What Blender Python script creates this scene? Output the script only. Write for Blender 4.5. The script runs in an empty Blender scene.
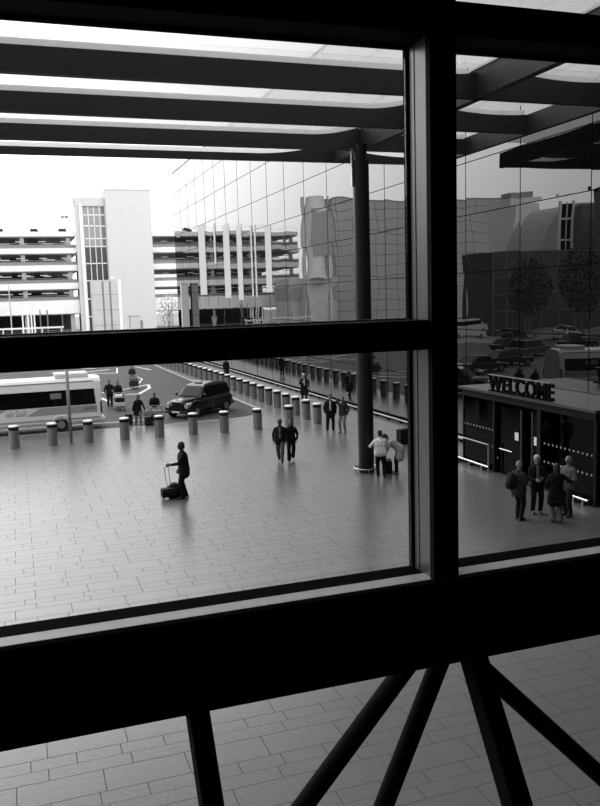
import bpy, bmesh, math, random
from mathutils import Vector, Matrix
random.seed(7)
S = bpy.context.scene
COL = S.collection
R = math.radians
PI = math.pi

# ------------------------------------------------------------------ camera
EYE = Vector((0, 0, 6.5))
yaw, pit, roll = R(18.952), R(7.397), R(-1.727)
cam = bpy.data.cameras.new('camera')
cam.sensor_fit = 'VERTICAL'; cam.sensor_height = 36; cam.sensor_width = 36
cam.lens = 817.1 / 806 * 36
cam.clip_start = 0.05; cam.clip_end = 2000
co = bpy.data.objects.new('camera', cam); COL.objects.link(co)
fw = Vector((math.sin(yaw) * math.cos(pit), math.cos(yaw) * math.cos(pit), -math.sin(pit)))
rt0 = Vector((math.cos(yaw), -math.sin(yaw), 0)); up0 = rt0.cross(fw)
rt = math.cos(roll) * rt0 + math.sin(roll) * up0
up = -math.sin(roll) * rt0 + math.cos(roll) * up0
co.matrix_world = Matrix(((rt.x, up.x, -fw.x, EYE.x), (rt.y, up.y, -fw.y, EYE.y), (rt.z, up.z, -fw.z, EYE.z), (0, 0, 0, 1)))
S.camera = co

# ------------------------------------------------------------------ sky: overcast, brightest ahead and to the left
SKY_BASE, SKY_LOBE, SKY_POW, SKY_BACK = 0.20, 8.2, 4.5, 5.6
w = bpy.data.worlds.new('overcast_sky'); S.world = w; w.use_nodes = True
nt = w.node_tree; nt.nodes.clear()
tc = nt.nodes.new('ShaderNodeTexCoord')
dt = nt.nodes.new('ShaderNodeVectorMath'); dt.operation = 'DOT_PRODUCT'
az, el = R(-25), R(33)
dt.inputs[1].default_value = (math.sin(az) * math.cos(el), math.cos(az) * math.cos(el), math.sin(el))
nt.links.new(tc.outputs['Generated'], dt.inputs[0])
mr = nt.nodes.new('ShaderNodeMath'); mr.operation = 'MAXIMUM'; mr.inputs[1].default_value = 0.0
nt.links.new(dt.outputs['Value'], mr.inputs[0])
pw = nt.nodes.new('ShaderNodeMath'); pw.operation = 'POWER'; pw.inputs[1].default_value = SKY_POW
nt.links.new(mr.outputs[0], pw.inputs[0])
ma = nt.nodes.new('ShaderNodeMath'); ma.operation = 'MULTIPLY_ADD'
ma.inputs[1].default_value = SKY_LOBE; ma.inputs[2].default_value = SKY_BASE
nt.links.new(pw.outputs[0], ma.inputs[0])
# second, weaker brightening low in the sky behind the terminal
d2 = nt.nodes.new('ShaderNodeVectorMath'); d2.operation = 'DOT_PRODUCT'; d2.inputs[1].default_value = (0.1, -0.94, 0.33)
nt.links.new(tc.outputs['Generated'], d2.inputs[0])
m2 = nt.nodes.new('ShaderNodeMath'); m2.operation = 'MAXIMUM'; m2.inputs[1].default_value = 0.0
nt.links.new(d2.outputs['Value'], m2.inputs[0])
mb2 = nt.nodes.new('ShaderNodeMath'); mb2.operation = 'MULTIPLY_ADD'; mb2.inputs[1].default_value = SKY_BACK
nt.links.new(m2.outputs[0], mb2.inputs[0]); nt.links.new(ma.outputs[0], mb2.inputs[2])
bg = nt.nodes.new('ShaderNodeBackground'); bg.inputs[0].default_value = (1, 1, 1, 1)
nt.links.new(mb2.outputs[0], bg.inputs[1])
wo = nt.nodes.new('ShaderNodeOutputWorld'); nt.links.new(bg.outputs[0], wo.inputs[0])

vs = S.view_settings
vs.view_transform = 'Standard'; vs.look = 'None'; vs.gamma = 1; vs.use_curve_mapping = False
vs.exposure = -0.5

# ------------------------------------------------------------------ materials (everything is grey: the photograph is black and white)
def mat(name, g, rough=0.6, metal=0.0, spec=0.5, ior=1.5, var=0.0, vscale=3.0):
    m = bpy.data.materials.new(name); m.use_nodes = True
    b = m.node_tree.nodes['Principled BSDF']
    b.inputs['Base Color'].default_value = (g, g, g, 1)
    b.inputs['Roughness'].default_value = rough; b.inputs['Metallic'].default_value = metal
    b.inputs['Specular IOR Level'].default_value = spec; b.inputs['IOR'].default_value = ior
    if var:
        n = m.node_tree
        t = n.nodes.new('ShaderNodeTexCoord'); x = n.nodes.new('ShaderNodeTexNoise')
        x.inputs['Scale'].default_value = vscale; x.inputs['Detail'].default_value = 4
        n.links.new(t.outputs['Object'], x.inputs['Vector'])
        r = n.nodes.new('ShaderNodeMapRange')
        r.inputs['From Min'].default_value = 0.3; r.inputs['From Max'].default_value = 0.7
        r.inputs['To Min'].default_value = g * (1 - var); r.inputs['To Max'].default_value = g * (1 + var)
        n.links.new(x.outputs['Fac'], r.inputs['Value'])
        n.links.new(r.outputs[0], b.inputs['Base Color'])
    return m

M = {}
M['frame'] = mat('dark_frame_paint', 0.006, 0.7, spec=0.04)
M['frame_reveal'] = mat('grey_aluminium_reveal', 0.085, 0.38, 0.3, var=0.12, vscale=2)
M['sill_metal'] = mat('sill_aluminium', 0.42, 0.4, 0.2, var=0.06, vscale=9)
M['gasket'] = mat('black_gasket', 0.003, 0.9, spec=0.02)
M['interior'] = mat('interior_dark_paint', 0.02, 0.8, spec=0.1)
M['fin'] = mat('canopy_fin_paint', 0.024, 0.55, spec=0.3, var=0.15, vscale=1.2)
M['fin_cap'] = mat('canopy_cap_white', 0.62, 0.5)
M['steel'] = mat('brushed_steel', 0.34, 0.32, 0.9, var=0.15, vscale=6)
M['steel_cap'] = mat('pale_cap', 0.75, 0.4, 0.0)
M['band'] = mat('black_band', 0.008, 0.8, spec=0.15)
M['column'] = mat('column_paint', 0.012, 0.35, spec=0.35)
M['white_cladding'] = mat('white_cladding', 0.86, 0.6, var=0.03, vscale=0.3)
M['concrete_white'] = mat('white_concrete', 0.66, 0.7, var=0.08, vscale=0.5)
M['concrete'] = mat('grey_concrete', 0.34, 0.8, var=0.15, vscale=0.6)
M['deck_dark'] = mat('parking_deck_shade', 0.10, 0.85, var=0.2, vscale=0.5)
M['railing'] = mat('railing_grey', 0.22, 0.6)
M['panel_grey'] = mat('panel_grey', 0.45, 0.6, var=0.08, vscale=0.7)
M['dark_panel'] = mat('dark_panel', 0.010, 0.7, spec=0.12)
M['mid_panel'] = mat('mid_panel', 0.16, 0.6, var=0.1, vscale=0.4)
M['black_cloth'] = mat('black_cloth', 0.010, 0.9, spec=0.15)
M['dark_cloth'] = mat('dark_cloth', 0.028, 0.9, spec=0.15)
M['grey_cloth'] = mat('grey_cloth', 0.13, 0.9, spec=0.15)
M['denim'] = mat('denim', 0.10, 0.9, spec=0.1, var=0.25, vscale=8)
M['light_cloth'] = mat('light_cloth', 0.42, 0.9, spec=0.1)
M['white_cloth'] = mat('white_cloth', 0.72, 0.9, spec=0.1)
M['skin'] = mat('skin', 0.22, 0.55, spec=0.3)
M['dark_skin'] = mat('dark_skin', 0.05, 0.55, spec=0.3)
M['dark_hair'] = mat('dark_hair', 0.012, 0.6)
M['grey_hair'] = mat('grey_hair', 0.45, 0.7)
M['shoe'] = mat('shoe_leather', 0.012, 0.4)
M['pale_shoe'] = mat('pale_shoe', 0.4, 0.6)
M['rubber'] = mat('rubber', 0.012, 0.8, spec=0.2)
M['taxi_paint'] = mat('black_car_paint', 0.004, 0.15, spec=0.4)
M['car_dark'] = mat('dark_car_paint', 0.012, 0.2, spec=0.6)
M['car_light'] = mat('light_car_paint', 0.55, 0.25, spec=0.6)
M['car_mid'] = mat('mid_car_paint', 0.08, 0.22, spec=0.6)
M['car_glass'] = mat('car_glass', 0.004, 0.06, spec=0.22)
M['bus_paint'] = mat('bus_white_paint', 0.62, 0.3, spec=0.5, var=0.03, vscale=1)
M['bus_grey'] = mat('bus_grey_livery', 0.27, 0.35)
M['chrome'] = mat('chrome', 0.6, 0.15, 1.0)
M['lamp_lens'] = mat('lamp_lens', 0.4, 0.12)
M['bark'] = mat('bark', 0.12, 0.9, var=0.3)
M['leaf'] = mat('leaf', 0.035, 0.7, var=0.6, vscale=1.5)
M['pale_leaf'] = mat('pale_leaf', 0.35, 0.8, var=0.3)
M['road_paint'] = mat('road_paint', 0.62, 0.7, var=0.15, vscale=2)
M['bag'] = mat('bag_nylon', 0.010, 0.7, spec=0.2)
M['bag_grey'] = mat('bag_grey', 0.2, 0.7)
M['paper'] = mat('paper_label', 0.8, 0.6)
M['rail_dull'] = mat('dull_rail', 0.22, 0.45, 0.6)
M['streak'] = mat('reflected_streak', 0.55, 0.8)  # pale colour standing in for bright reflections on the hall glass
M['drum'] = mat('drum_white', 0.93, 0.5)
M['dot'] = mat('dot_film', 0.4, 0.6)
M['letter'] = mat('letter_face', 0.004, 0.8, spec=0.03)
M['roof_sheet'] = mat('roof_sheet', 0.05, 0.35, 0.2)

def emis(name, s):
    m = bpy.data.materials.new(name); m.use_nodes = True; n = m.node_tree; n.nodes.clear()
    e = n.nodes.new('ShaderNodeEmission'); e.inputs[1].default_value = s
    o = n.nodes.new('ShaderNodeOutputMaterial'); n.links.new(e.outputs[0], o.inputs[0]); return m
M['tube_light'] = emis('fluorescent_light', 0.9)

def glass(name, tint, refl, rough=0.0):
    m = bpy.data.materials.new(name); m.use_nodes = True; n = m.node_tree; n.nodes.clear()
    t = n.nodes.new('ShaderNodeBsdfTransparent'); t.inputs[0].default_value = (tint, tint, tint, 1)
    g = n.nodes.new('ShaderNodeBsdfGlossy'); g.inputs['Roughness'].default_value = rough
    f = n.nodes.new('ShaderNodeFresnel')
    ge = n.nodes.new('ShaderNodeNewGeometry'); mi = n.nodes.new('ShaderNodeMapRange')   # same index from both faces of the sheet
    mi.inputs['To Min'].default_value = 1.45; mi.inputs['To Max'].default_value = 1/1.45
    n.links.new(ge.outputs['Backfacing'], mi.inputs['Value']); n.links.new(mi.outputs[0], f.inputs[0])
    mm = n.nodes.new('ShaderNodeMath'); mm.operation = 'MULTIPLY'; mm.inputs[1].default_value = refl
    n.links.new(f.outputs[0], mm.inputs[0])
    x = n.nodes.new('ShaderNodeMixShader'); n.links.new(mm.outputs[0], x.inputs[0])
    n.links.new(t.outputs[0], x.inputs[1]); n.links.new(g.outputs[0], x.inputs[2])
    o = n.nodes.new('ShaderNodeOutputMaterial'); n.links.new(x.outputs[0], o.inputs[0]); return m
M['pane'] = glass('window_glass', 0.97, 0.5)
def translucent(name, g):
    m = bpy.data.materials.new(name); m.use_nodes = True; n = m.node_tree; n.nodes.clear()
    a = n.nodes.new('ShaderNodeBsdfTranslucent'); a.inputs[0].default_value = (g, g, g, 1)
    b = n.nodes.new('ShaderNodeBsdfDiffuse'); b.inputs[0].default_value = (g, g, g, 1)
    x = n.nodes.new('ShaderNodeMixShader'); x.inputs[0].default_value = 0.15
    n.links.new(a.outputs[0], x.inputs[1]); n.links.new(b.outputs[0], x.inputs[2])
    o = n.nodes.new('ShaderNodeOutputMaterial'); n.links.new(x.outputs[0], o.inputs[0]); return m
M['fin_cap_lit'] = translucent('translucent_upstand', 0.88)
def diffusing(name, g, share):
    m = glass(name, g, 0.4); n = m.node_tree
    o = [x for x in n.nodes if x.type == 'OUTPUT_MATERIAL'][0]; src = o.inputs[0].links[0].from_socket
    t = n.nodes.new('ShaderNodeBsdfTranslucent'); t.inputs[0].default_value = (g*.8, g*.8, g*.8, 1)
    x = n.nodes.new('ShaderNodeMixShader'); x.inputs[0].default_value = share
    n.links.new(src, x.inputs[1]); n.links.new(t.outputs[0], x.inputs[2]); n.links.new(x.outputs[0], o.inputs[0]); return m
M['roof_glass'] = diffusing('canopy_glass', 0.62, 0.45)
M['car_park_glass'] = glass('stair_glass_pale', 0.45, 0.8)
M['screen_glass'] = glass('screen_glass_dark', 0.03, 0.2)
M['curtain'] = mat('curtain_wall_glass', 0.004, 0.0, spec=0.5, ior=1.78)
M['curtain_plain'] = mat('curtain_wall_plain', 0.05, 0.25, spec=0.3)

def pavers(name, g, bw, bh):
    m = bpy.data.materials.new(name); m.use_nodes = True; n = m.node_tree
    b = n.nodes['Principled BSDF']
    t = n.nodes.new('ShaderNodeTexCoord')
    br = n.nodes.new('ShaderNodeTexBrick')
    br.inputs['Scale'].default_value = 1.0
    br.inputs['Brick Width'].default_value = bw; br.inputs['Row Height'].default_value = bh
    br.inputs['Mortar Size'].default_value = 0.008; br.inputs['Mortar Smooth'].default_value = 0.2
    br.inputs['Bias'].default_value = 0.0
    br.offset = 0.37; br.offset_frequency = 2; br.squash = 0.55; br.squash_frequency = 3
    k = g
    br.inputs['Color1'].default_value = (k * 1.03,) * 3 + (1,)
    br.inputs['Color2'].default_value = (k * 0.97,) * 3 + (1,)
    br.inputs['Mortar'].default_value = (k * 0.55,) * 3 + (1,)
    sx = n.nodes.new('ShaderNodeSeparateXYZ'); n.links.new(t.outputs['Object'], sx.inputs[0])
    s1 = n.nodes.new('ShaderNodeMath'); s1.operation = 'MULTIPLY'; s1.inputs[1].default_value = 2*PI/(3*bh)
    n.links.new(sx.outputs['Y'], s1.inputs[0])
    s2 = n.nodes.new('ShaderNodeMath'); s2.operation = 'SINE'; n.links.new(s1.outputs[0], s2.inputs[0])
    s3 = n.nodes.new('ShaderNodeMath'); s3.operation = 'MULTIPLY_ADD'; s3.inputs[1].default_value = bh*0.22
    n.links.new(s2.outputs[0], s3.inputs[0]); n.links.new(sx.outputs['Y'], s3.inputs[2])
    cx = n.nodes.new('ShaderNodeCombineXYZ'); n.links.new(sx.outputs['X'], cx.inputs[0]); n.links.new(s3.outputs[0], cx.inputs[1])
    n.links.new(cx.outputs[0], br.inputs['Vector'])
    rr = n.nodes.new('ShaderNodeMapRange'); rr.inputs['To Min'].default_value = 0.28; rr.inputs['To Max'].default_value = 0.85
    n.links.new(br.outputs['Fac'], rr.inputs['Value']); n.links.new(rr.outputs[0], b.inputs['Roughness'])
    ns = n.nodes.new('ShaderNodeTexNoise'); ns.inputs['Scale'].default_value = 0.35; ns.inputs['Detail'].default_value = 6
    n.links.new(t.outputs['Object'], ns.inputs['Vector'])
    n2 = n.nodes.new('ShaderNodeTexNoise'); n2.inputs['Scale'].default_value = 14; n2.inputs['Detail'].default_value = 3
    n.links.new(t.outputs['Object'], n2.inputs['Vector'])
    r = n.nodes.new('ShaderNodeMapRange'); r.inputs['To Min'].default_value = 0.78; r.inputs['To Max'].default_value = 1.2
    n.links.new(ns.outputs['Fac'], r.inputs['Value'])
    r2 = n.nodes.new('ShaderNodeMapRange'); r2.inputs['To Min'].default_value = 0.8; r2.inputs['To Max'].default_value = 1.2
    n.links.new(n2.outputs['Fac'], r2.inputs['Value'])
    mu = n.nodes.new('ShaderNodeMath'); mu.operation = 'MULTIPLY'
    n.links.new(r.outputs[0], mu.inputs[0]); n.links.new(r2.outputs[0], mu.inputs[1])
    v = n.nodes.new('ShaderNodeVectorMath'); v.operation = 'SCALE'
    n.links.new(br.outputs['Color'], v.inputs[0]); n.links.new(mu.outputs[0], v.inputs['Scale'])
    n.links.new(v.outputs[0], b.inputs['Base Color'])
    b.inputs['Specular IOR Level'].default_value = 0.5
    bp = n.nodes.new('ShaderNodeBump'); bp.inputs['Strength'].default_value = 0.25; bp.inputs['Distance'].default_value = 0.01
    iv = n.nodes.new('ShaderNodeMath'); iv.operation = 'MULTIPLY_ADD'; iv.inputs[1].default_value = -1; 
    n.links.new(br.outputs['Fac'], iv.inputs[0]); n.links.new(n2.outputs['Fac'], iv.inputs[2])
    n.links.new(iv.outputs[0], bp.inputs['Height']); n.links.new(bp.outputs[0], b.inputs['Normal'])
    return m
M['paving'] = pavers('stone_paving', 0.115, 1.15, 0.38)
M['road'] = mat('asphalt', 0.034, 0.75, spec=0.3, var=0.25, vscale=0.4)
M['far_ground'] = mat('far_ground', 0.2, 0.8, var=0.2, vscale=0.1)

def grid_mat(name, g, sx, sz, line=0.35, lw=0.06):
    """cladding with a joint grid, object coordinates, any facing"""
    m = bpy.data.materials.new(name); m.use_nodes = True; n = m.node_tree
    b = n.nodes['Principled BSDF']; b.inputs['Roughness'].default_value = 0.6
    t = n.nodes.new('ShaderNodeTexCoord'); sp = n.nodes.new('ShaderNodeSeparateXYZ')
    n.links.new(t.outputs['Object'], sp.inputs[0])
    outs = []
    for ax, s in (('X', sx), ('Z', sz)):
        d = n.nodes.new('ShaderNodeMath'); d.operation = 'DIVIDE'; d.inputs[1].default_value = s
        n.links.new(sp.outputs[ax], d.inputs[0])
        f = n.nodes.new('ShaderNodeMath'); f.operation = 'FRACT'; n.links.new(d.outputs[0], f.inputs[0])
        l = n.nodes.new('ShaderNodeMath'); l.operation = 'LESS_THAN'; l.inputs[1].default_value = lw / s * 2
        n.links.new(f.outputs[0], l.inputs[0]); outs.append(l)
    mx = n.nodes.new('ShaderNodeMath'); mx.operation = 'MAXIMUM'
    n.links.new(outs[0].outputs[0], mx.inputs[0]); n.links.new(outs[1].outputs[0], mx.inputs[1])
    r = n.nodes.new('ShaderNodeMapRange'); r.inputs['To Min'].default_value = g; r.inputs['To Max'].default_value = g * line
    n.links.new(mx.outputs[0], r.inputs['Value']); n.links.new(r.outputs[0], b.inputs['Base Color'])
    return m
M['grid_cladding'] = grid_mat('stone_grid_cladding', 0.5, 5.0, 2.6, 0.35, 0.08)
M['tower_cladding'] = grid_mat('tower_panel_cladding', 0.47, 3.2, 3.0, 0.93, 0.04)

# ------------------------------------------------------------------ mesh helpers
def bm_box(bm, x0, x1, y0, y1, z0, z1):
    v = [bm.verts.new(p) for p in ((x0,y0,z0),(x1,y0,z0),(x1,y1,z0),(x0,y1,z0),(x0,y0,z1),(x1,y0,z1),(x1,y1,z1),(x0,y1,z1))]
    for f in ((0,3,2,1),(4,5,6,7),(0,1,5,4),(1,2,6,5),(2,3,7,6),(3,0,4,7)):
        bm.faces.new([v[i] for i in f])
    return v

def bm_cyl(bm, a, b, r, r2=None, n=16, cap=True):
    a = Vector(a); b = Vector(b); r2 = r if r2 is None else r2
    d = (b - a).normalized()
    u = d.cross(Vector((0, 0, 1)) if abs(d.z) < 0.9 else Vector((1, 0, 0))).normalized(); v = d.cross(u)
    A = [bm.verts.new(a + r * (math.cos(2*PI*i/n) * u + math.sin(2*PI*i/n) * v)) for i in range(n)]
    B = [bm.verts.new(b + r2 * (math.cos(2*PI*i/n) * u + math.sin(2*PI*i/n) * v)) for i in range(n)]
    for i in range(n):
        bm.faces.new((A[i], A[(i+1) % n], B[(i+1) % n], B[i]))
    if cap:
        bm.faces.new(list(reversed(A))); bm.faces.new(B)

def bm_path(bm, pts, r, n=8):
    for a, b in zip(pts[:-1], pts[1:]): bm_cyl(bm, a, b, r, n=n)
    for p in pts[1:-1]: bm_ball(bm, p, (r, r, r), n, 6)

def bm_ball(bm, c, rad, nu=16, nv=10, rot=None):
    c = Vector(c); rot = rot or Matrix.Identity(3)
    P = lambda th, ph: c + rot @ Vector((rad[0]*math.sin(th)*math.cos(ph), rad[1]*math.sin(th)*math.sin(ph), rad[2]*math.cos(th)))
    top = bm.verts.new(P(0, 0)); bot = bm.verts.new(P(PI, 0))
    rings = [[bm.verts.new(P(PI*j/nv, 2*PI*i/nu)) for i in range(nu)] for j in range(1, nv)]
    for i in range(nu):
        k = (i+1) % nu
        bm.faces.new((top, rings[0][i], rings[0][k])); bm.faces.new((bot, rings[-1][k], rings[-1][i]))
        for j in range(nv-2): bm.faces.new((rings[j][i], rings[j+1][i], rings[j+1][k], rings[j][k]))

def bm_prism(bm, pts, axis, a, b):
    """closed outline in the two other axes, extruded along axis from a to b"""
    def mk(p, t):
        if axis == 'x': return (t, p[0], p[1])
        if axis == 'y': return (p[0], t, p[1])
        return (p[0], p[1], t)
    A = [bm.verts.new(mk(p, a)) for p in pts]; B = [bm.verts.new(mk(p, b)) for p in pts]
    n = len(pts)
    for i in range(n): bm.faces.new((A[i], A[(i+1) % n], B[(i+1) % n], B[i]))
    bm.faces.new(list(reversed(A))); bm.faces.new(B)

def obj(name, bm, m, parent=None, smooth=False, bevel=0.0, loc=None):
    bmesh.ops.recalc_face_normals(bm, faces=bm.faces)
    me = bpy.data.meshes.new(name); bm.to_mesh(me); bm.free()
    for x in (m if isinstance(m, (list, tuple)) else [m]): me.materials.append(x)
    if smooth:
        for p in me.polygons: p.use_smooth = True
    o = bpy.data.objects.new(name, me); COL.objects.link(o)
    if parent: o.parent = parent
    if loc: o.location = loc
    if bevel:
        md = o.modifiers.new('bevel', 'BEVEL'); md.width = bevel; md.segments = 2; md.limit_method = 'ANGLE'; md.angle_limit = R(40)
    return o

def box(name, x0, x1, y0, y1, z0, z1, m, parent=None, bevel=0.0):
    bm = bmesh.new(); bm_box(bm, x0, x1, y0, y1, z0, z1); return obj(name, bm, m, parent, bevel=bevel)

def boxes(name, L, m, parent=None, bevel=0.0):
    bm = bmesh.new()
    for b in L: bm_box(bm, *b)
    return obj(name, bm, m, parent, bevel=bevel)

def struct(o, label=None):
    o['kind'] = 'structure'
    if label: o['label'] = label
    return o

def tag(o, label, cat, group=None, kind=None):
    o['label'] = label; o['category'] = cat
    if group: o['group'] = group
    if kind: o['kind'] = kind
    return o

def empty(name, loc=(0, 0, 0), rz=0.0):
    o = bpy.data.objects.new(name, None); COL.objects.link(o)
    o.location = loc; o.rotation_euler = (0, 0, rz); o.empty_display_size = 0.2; return o

def copy_tree(o, parent=None):
    c = o.copy(); COL.objects.link(c)
    if parent: c.parent = parent
    for ch in [q for q in bpy.data.objects if q.parent == o]: copy_tree(ch, c)
    return c

# ------------------------------------------------------------------ ground
o = box('ground_far', -160, 160, 95, 420, -0.5, -0.05, M['far_ground']); struct(o)
bm = bmesh.new()                                      # plaza and pavement in one outline, rounded kerb corner
pts = [(-70, 1.0), (18.3, 1.0), (18.3, 96.4), (13.3, 96.4), (13.35, 46.5)]
for k in range(1, 8):
    a = PI/2 * k / 8; pts.append((10.3 + 3.05*math.cos(a), 46.0 - 3.0*math.sin(a)))
pts += [(9.8, 42.95), (-70, 42.75)]
bm_prism(bm, pts, 'z', -0.4, 0.0)
struct(obj('floor', bm, M['paving']))
box_o = box('ground_road', -120, 17, 40, 95, -0.45, -0.04, M['road']); struct(box_o)
bm = bmesh.new()
kl = [(-70, 42.75), (9.8, 42.95)] + [(10.3 + 3.05*math.cos(PI/2*k/8), 46.0 - 3.0*math.sin(PI/2*k/8)) for k in range(7, 0, -1)] + [(13.35, 46.5), (13.3, 95)]
for (x0, y0), (x1, y1) in zip(kl[:-1], kl[1:]):
    d = Vector((x1-x0, y1-y0, 0)).normalized(); nrm = Vector((-d.y, d.x, 0)) * 0.13
    q = [(x0, y0), (x1, y1), (x1+nrm.x, y1+nrm.y), (x0+nrm.x, y0+nrm.y)]
    bm_prism(bm, q, 'z', -0.3, 0.005)
struct(obj('trim_kerb', bm, M['concrete']))

def marking(pts, wd=0.13):
    bm = bmesh.new()
    for (x0, y0), (x1, y1) in zip(pts[:-1], pts[1:]):
        d = Vector((x1-x0, y1-y0, 0)).normalized(); q = Vector((-d.y, d.x, 0)) * wd; e = d * wd * .5
        bm_prism(bm, [(x0-q.x-e.x, y0-q.y-e.y), (x1-q.x+e.x, y1-q.y+e.y), (x1+q.x+e.x, y1+q.y+e.y), (x0+q.x-e.x, y0+q.y-e.y)], 'z', -0.045, -0.033)
    return struct(obj('trim_road_marking', bm, M['road_paint']))
marking([(3.0, 61.2), (5.56, 61.0), (7.65, 62.6), (9.61, 65.0), (9.31, 62.3), (7.99, 58.7), (7.04, 58.9), (6.2, 57.5)])
marking([(4.6, 60.3), (5.25, 57.7), (5.57, 55.0)], 0.11)
marking([(3.2, 76), (6.9, 78.3), (8.64, 77.5)], 0.15)
marking([(8.64, 77.5), (9.34, 83.5)], 0.07)
marking([(3.0, 82), (6.0, 80.3), (8.4, 82.2)], 0.15)
marking([(2.5, 88), (7.2, 84.5)], 0.15)
marking([(-8, 45.9), (4.16, 45.5), (5.12, 45.35)], 0.06)
marking([(5.6, 45.5), (7.2, 45.5)], 0.06)
marking([(11.2, 84), (12.0, 79)], 0.1)
marking([(9.6, 74), (9.9, 70), (9.0, 66)], 0.06)

# ------------------------------------------------------------------ our own building: room and big window
Y0, Y1 = 2.97, 3.16
XL, XR = -2.6, 5.9
struct(box('wall_left', XL-0.3, XL, -7, 3.6, 3.0, 9.5, M['interior']))
struct(box('wall_right', XR, XR+0.3, -7, 3.6, 3.0, 9.5, M['interior']))
struct(box('wall_back', XL-0.3, XR+0.3, -7.3, -7, 3.0, 9.5, M['interior']))
struct(box('ceiling', XL-0.3, XR+0.3, -7.3, 3.6, 9.5, 9.8, M['interior']))
struct(boxes('floor_slab', [(XL-0.3, XR+0.3, -7.3, 1.8, 4.4, 4.9), (XL-0.3, XR+0.3, 1.5, 1.8, 0, 4.4)], M['interior']))
struct(boxes('wall_front', [(-70, XL-0.3, 1.0, 3.3, 0, 36), (XR+0.3, 18.3, 1.0, 3.3, 0, 36), (XL-0.3, XR+0.3, 2.9, 3.5, 9.3, 36)], M['mid_panel']))

# main frame
MX = [(-2.455, -2.34), (1.595, 1.71), (5.645, 5.76)]
wf = struct(boxes('window_1', [(XL, XR, Y0-0.02, Y1-0.01, 7.495, 7.622), (XL, XR, Y0-0.01, Y1+0.03, 9.3, 9.5)], M['frame'], bevel=0.004))
bm = bmesh.new()
for a, b in MX:
    bm_box(bm, a-0.015, a+0.101, Y0-0.03, Y0+0.005, 5.30, 9.3)       # near face, black
    bm_box(bm, a+0.04, a+0.048, Y0-0.036, Y0-0.03, 5.30, 9.3)  # fine ribs on the near face
    bm_box(bm, a+0.082, a+0.089, Y0-0.036, Y0-0.03, 5.30, 9.3)
obj('mullion_face', bm, M['frame'], wf)
bm = bmesh.new()
for a, b in MX:
    bm_box(bm, a-0.007, a+0.1, Y0, 3.14, 5.30, 9.3)
    bm_box(bm, a-0.010, a-0.006, Y0+0.115, Y0+0.122, 5.30, 9.3)
obj('mullion_reveal', bm, M['frame_reveal'], wf)
bm = bmesh.new()
for a, b in MX:
    bm_box(bm, a-0.018, a+0.112, 3.135, 3.165, 5.30, 9.3)
bm_box(bm, XL, XR, 3.046, 3.165, 5.20, 5.302)
bm_box(bm, XL, XR, 3.12, 3.155, 7.485, 7.5)
obj('gasket', bm, M['gasket'], wf)
obj('transom', (lambda b: (bm_box(b, XL, MX[1][0]+0.003, Y0-0.012, 3.16, 6.273, 6.392), b)[1])(bmesh.new()), M['frame'], wf, bevel=0.004)
box('transom_lip', XL, MX[1][0]-0.03, 3.13, 3.155, 6.392, 6.398, M['frame_reveal'], wf)
bm = bmesh.new()
segs = [XL] + [m[0]+0.09 for m in MX] + [XR]
for a, b in zip(segs[:-1], segs[1:]): bm_box(bm, a+0.001, b-0.001, Y0-0.005, 3.05, 5.285, 5.304)
obj('window_sill', bm, M['sill_metal'], wf, bevel=0.003)
# glass panes
def pane(name, x0, x1, z0, z1, y=3.14):
    return box(name, x0, x1, y, y+0.012, z0, z1, M['pane'], wf)
for i, (a, b) in enumerate([(XL, MX[0][0]-.02), (MX[0][1], MX[1][0]-.02), (MX[1][1], MX[2][0]-.02), (MX[2][1], XR)]):
    pane('pane', a, b, 5.31, 7.45); pane('pane', a, b, 7.63, 9.31)
# spandrel beam under the sill with shadow-gap ledges
sp = struct(boxes('trim_spandrel', [(XL, XR, 2.965, 3.19, 5.2, 5.287), (XL, XR, 2.975, 3.19, 5.16, 5.2), (XL, XR, 2.955, 3.19, 5.075, 5.16),
                                    (XL, XR, 2.97, 3.19, 5.05, 5.075), (XL, XR, 2.985, 3.19, 4.90, 5.05)], M['frame'], bevel=0.003))
box('ledge', XL, XR, 2.945, 2.957, 5.150, 5.154, M['frame_reveal'], sp)
box('ledge', XL, XR, 2.975, 2.988, 5.045, 5.05, M['frame_reveal'], sp)
# inclined lower glazing with ribs
lw = struct(empty('window_2', (0, 2.95, 5.04)))
sl = 0.68
def rib(xc, wd):
    bm = bmesh.new()
    top = Vector((xc, 0, 0.02)); n = Vector((0, -1, sl)).normalized()*0.05
    d = Vector((0, -sl, -1)); L = 1.72
    v = []
    for t in (0, L):
        for sx in (-1, 1):
            for s2 in (0, 1):
                p = top + d*t + Vector((sx*wd/2, 0, 0)) - n*2*s2
                v.append(bm.verts.new(p))
    bmesh.ops.convex_hull(bm, input=v)
    return obj('mullion', bm, M['frame'], lw, bevel=0.004)
for xc, wd in ((-1.32, .085), (0.553, .078), (1.76, .088), (3.6, .085), (5.4, .08)): rib(xc, wd)
bm = bmesh.new()
L = 1.7; y0 = 0.04
v = [bm.verts.new((x, y0 - sl*t, -0.14 - t)) for t, x in ((0, XL), (0, XR), (1.58, XR), (1.58, XL))]
bm.faces.new(v)
po = obj('pane', bm, M['pane'], lw)
md = po.modifiers.new('s', 'SOLIDIFY'); md.thickness = 0.012
box('bottom_rail', XL, XR, -1.15, -1.02, -1.75, -1.62, M['frame'], lw)
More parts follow.
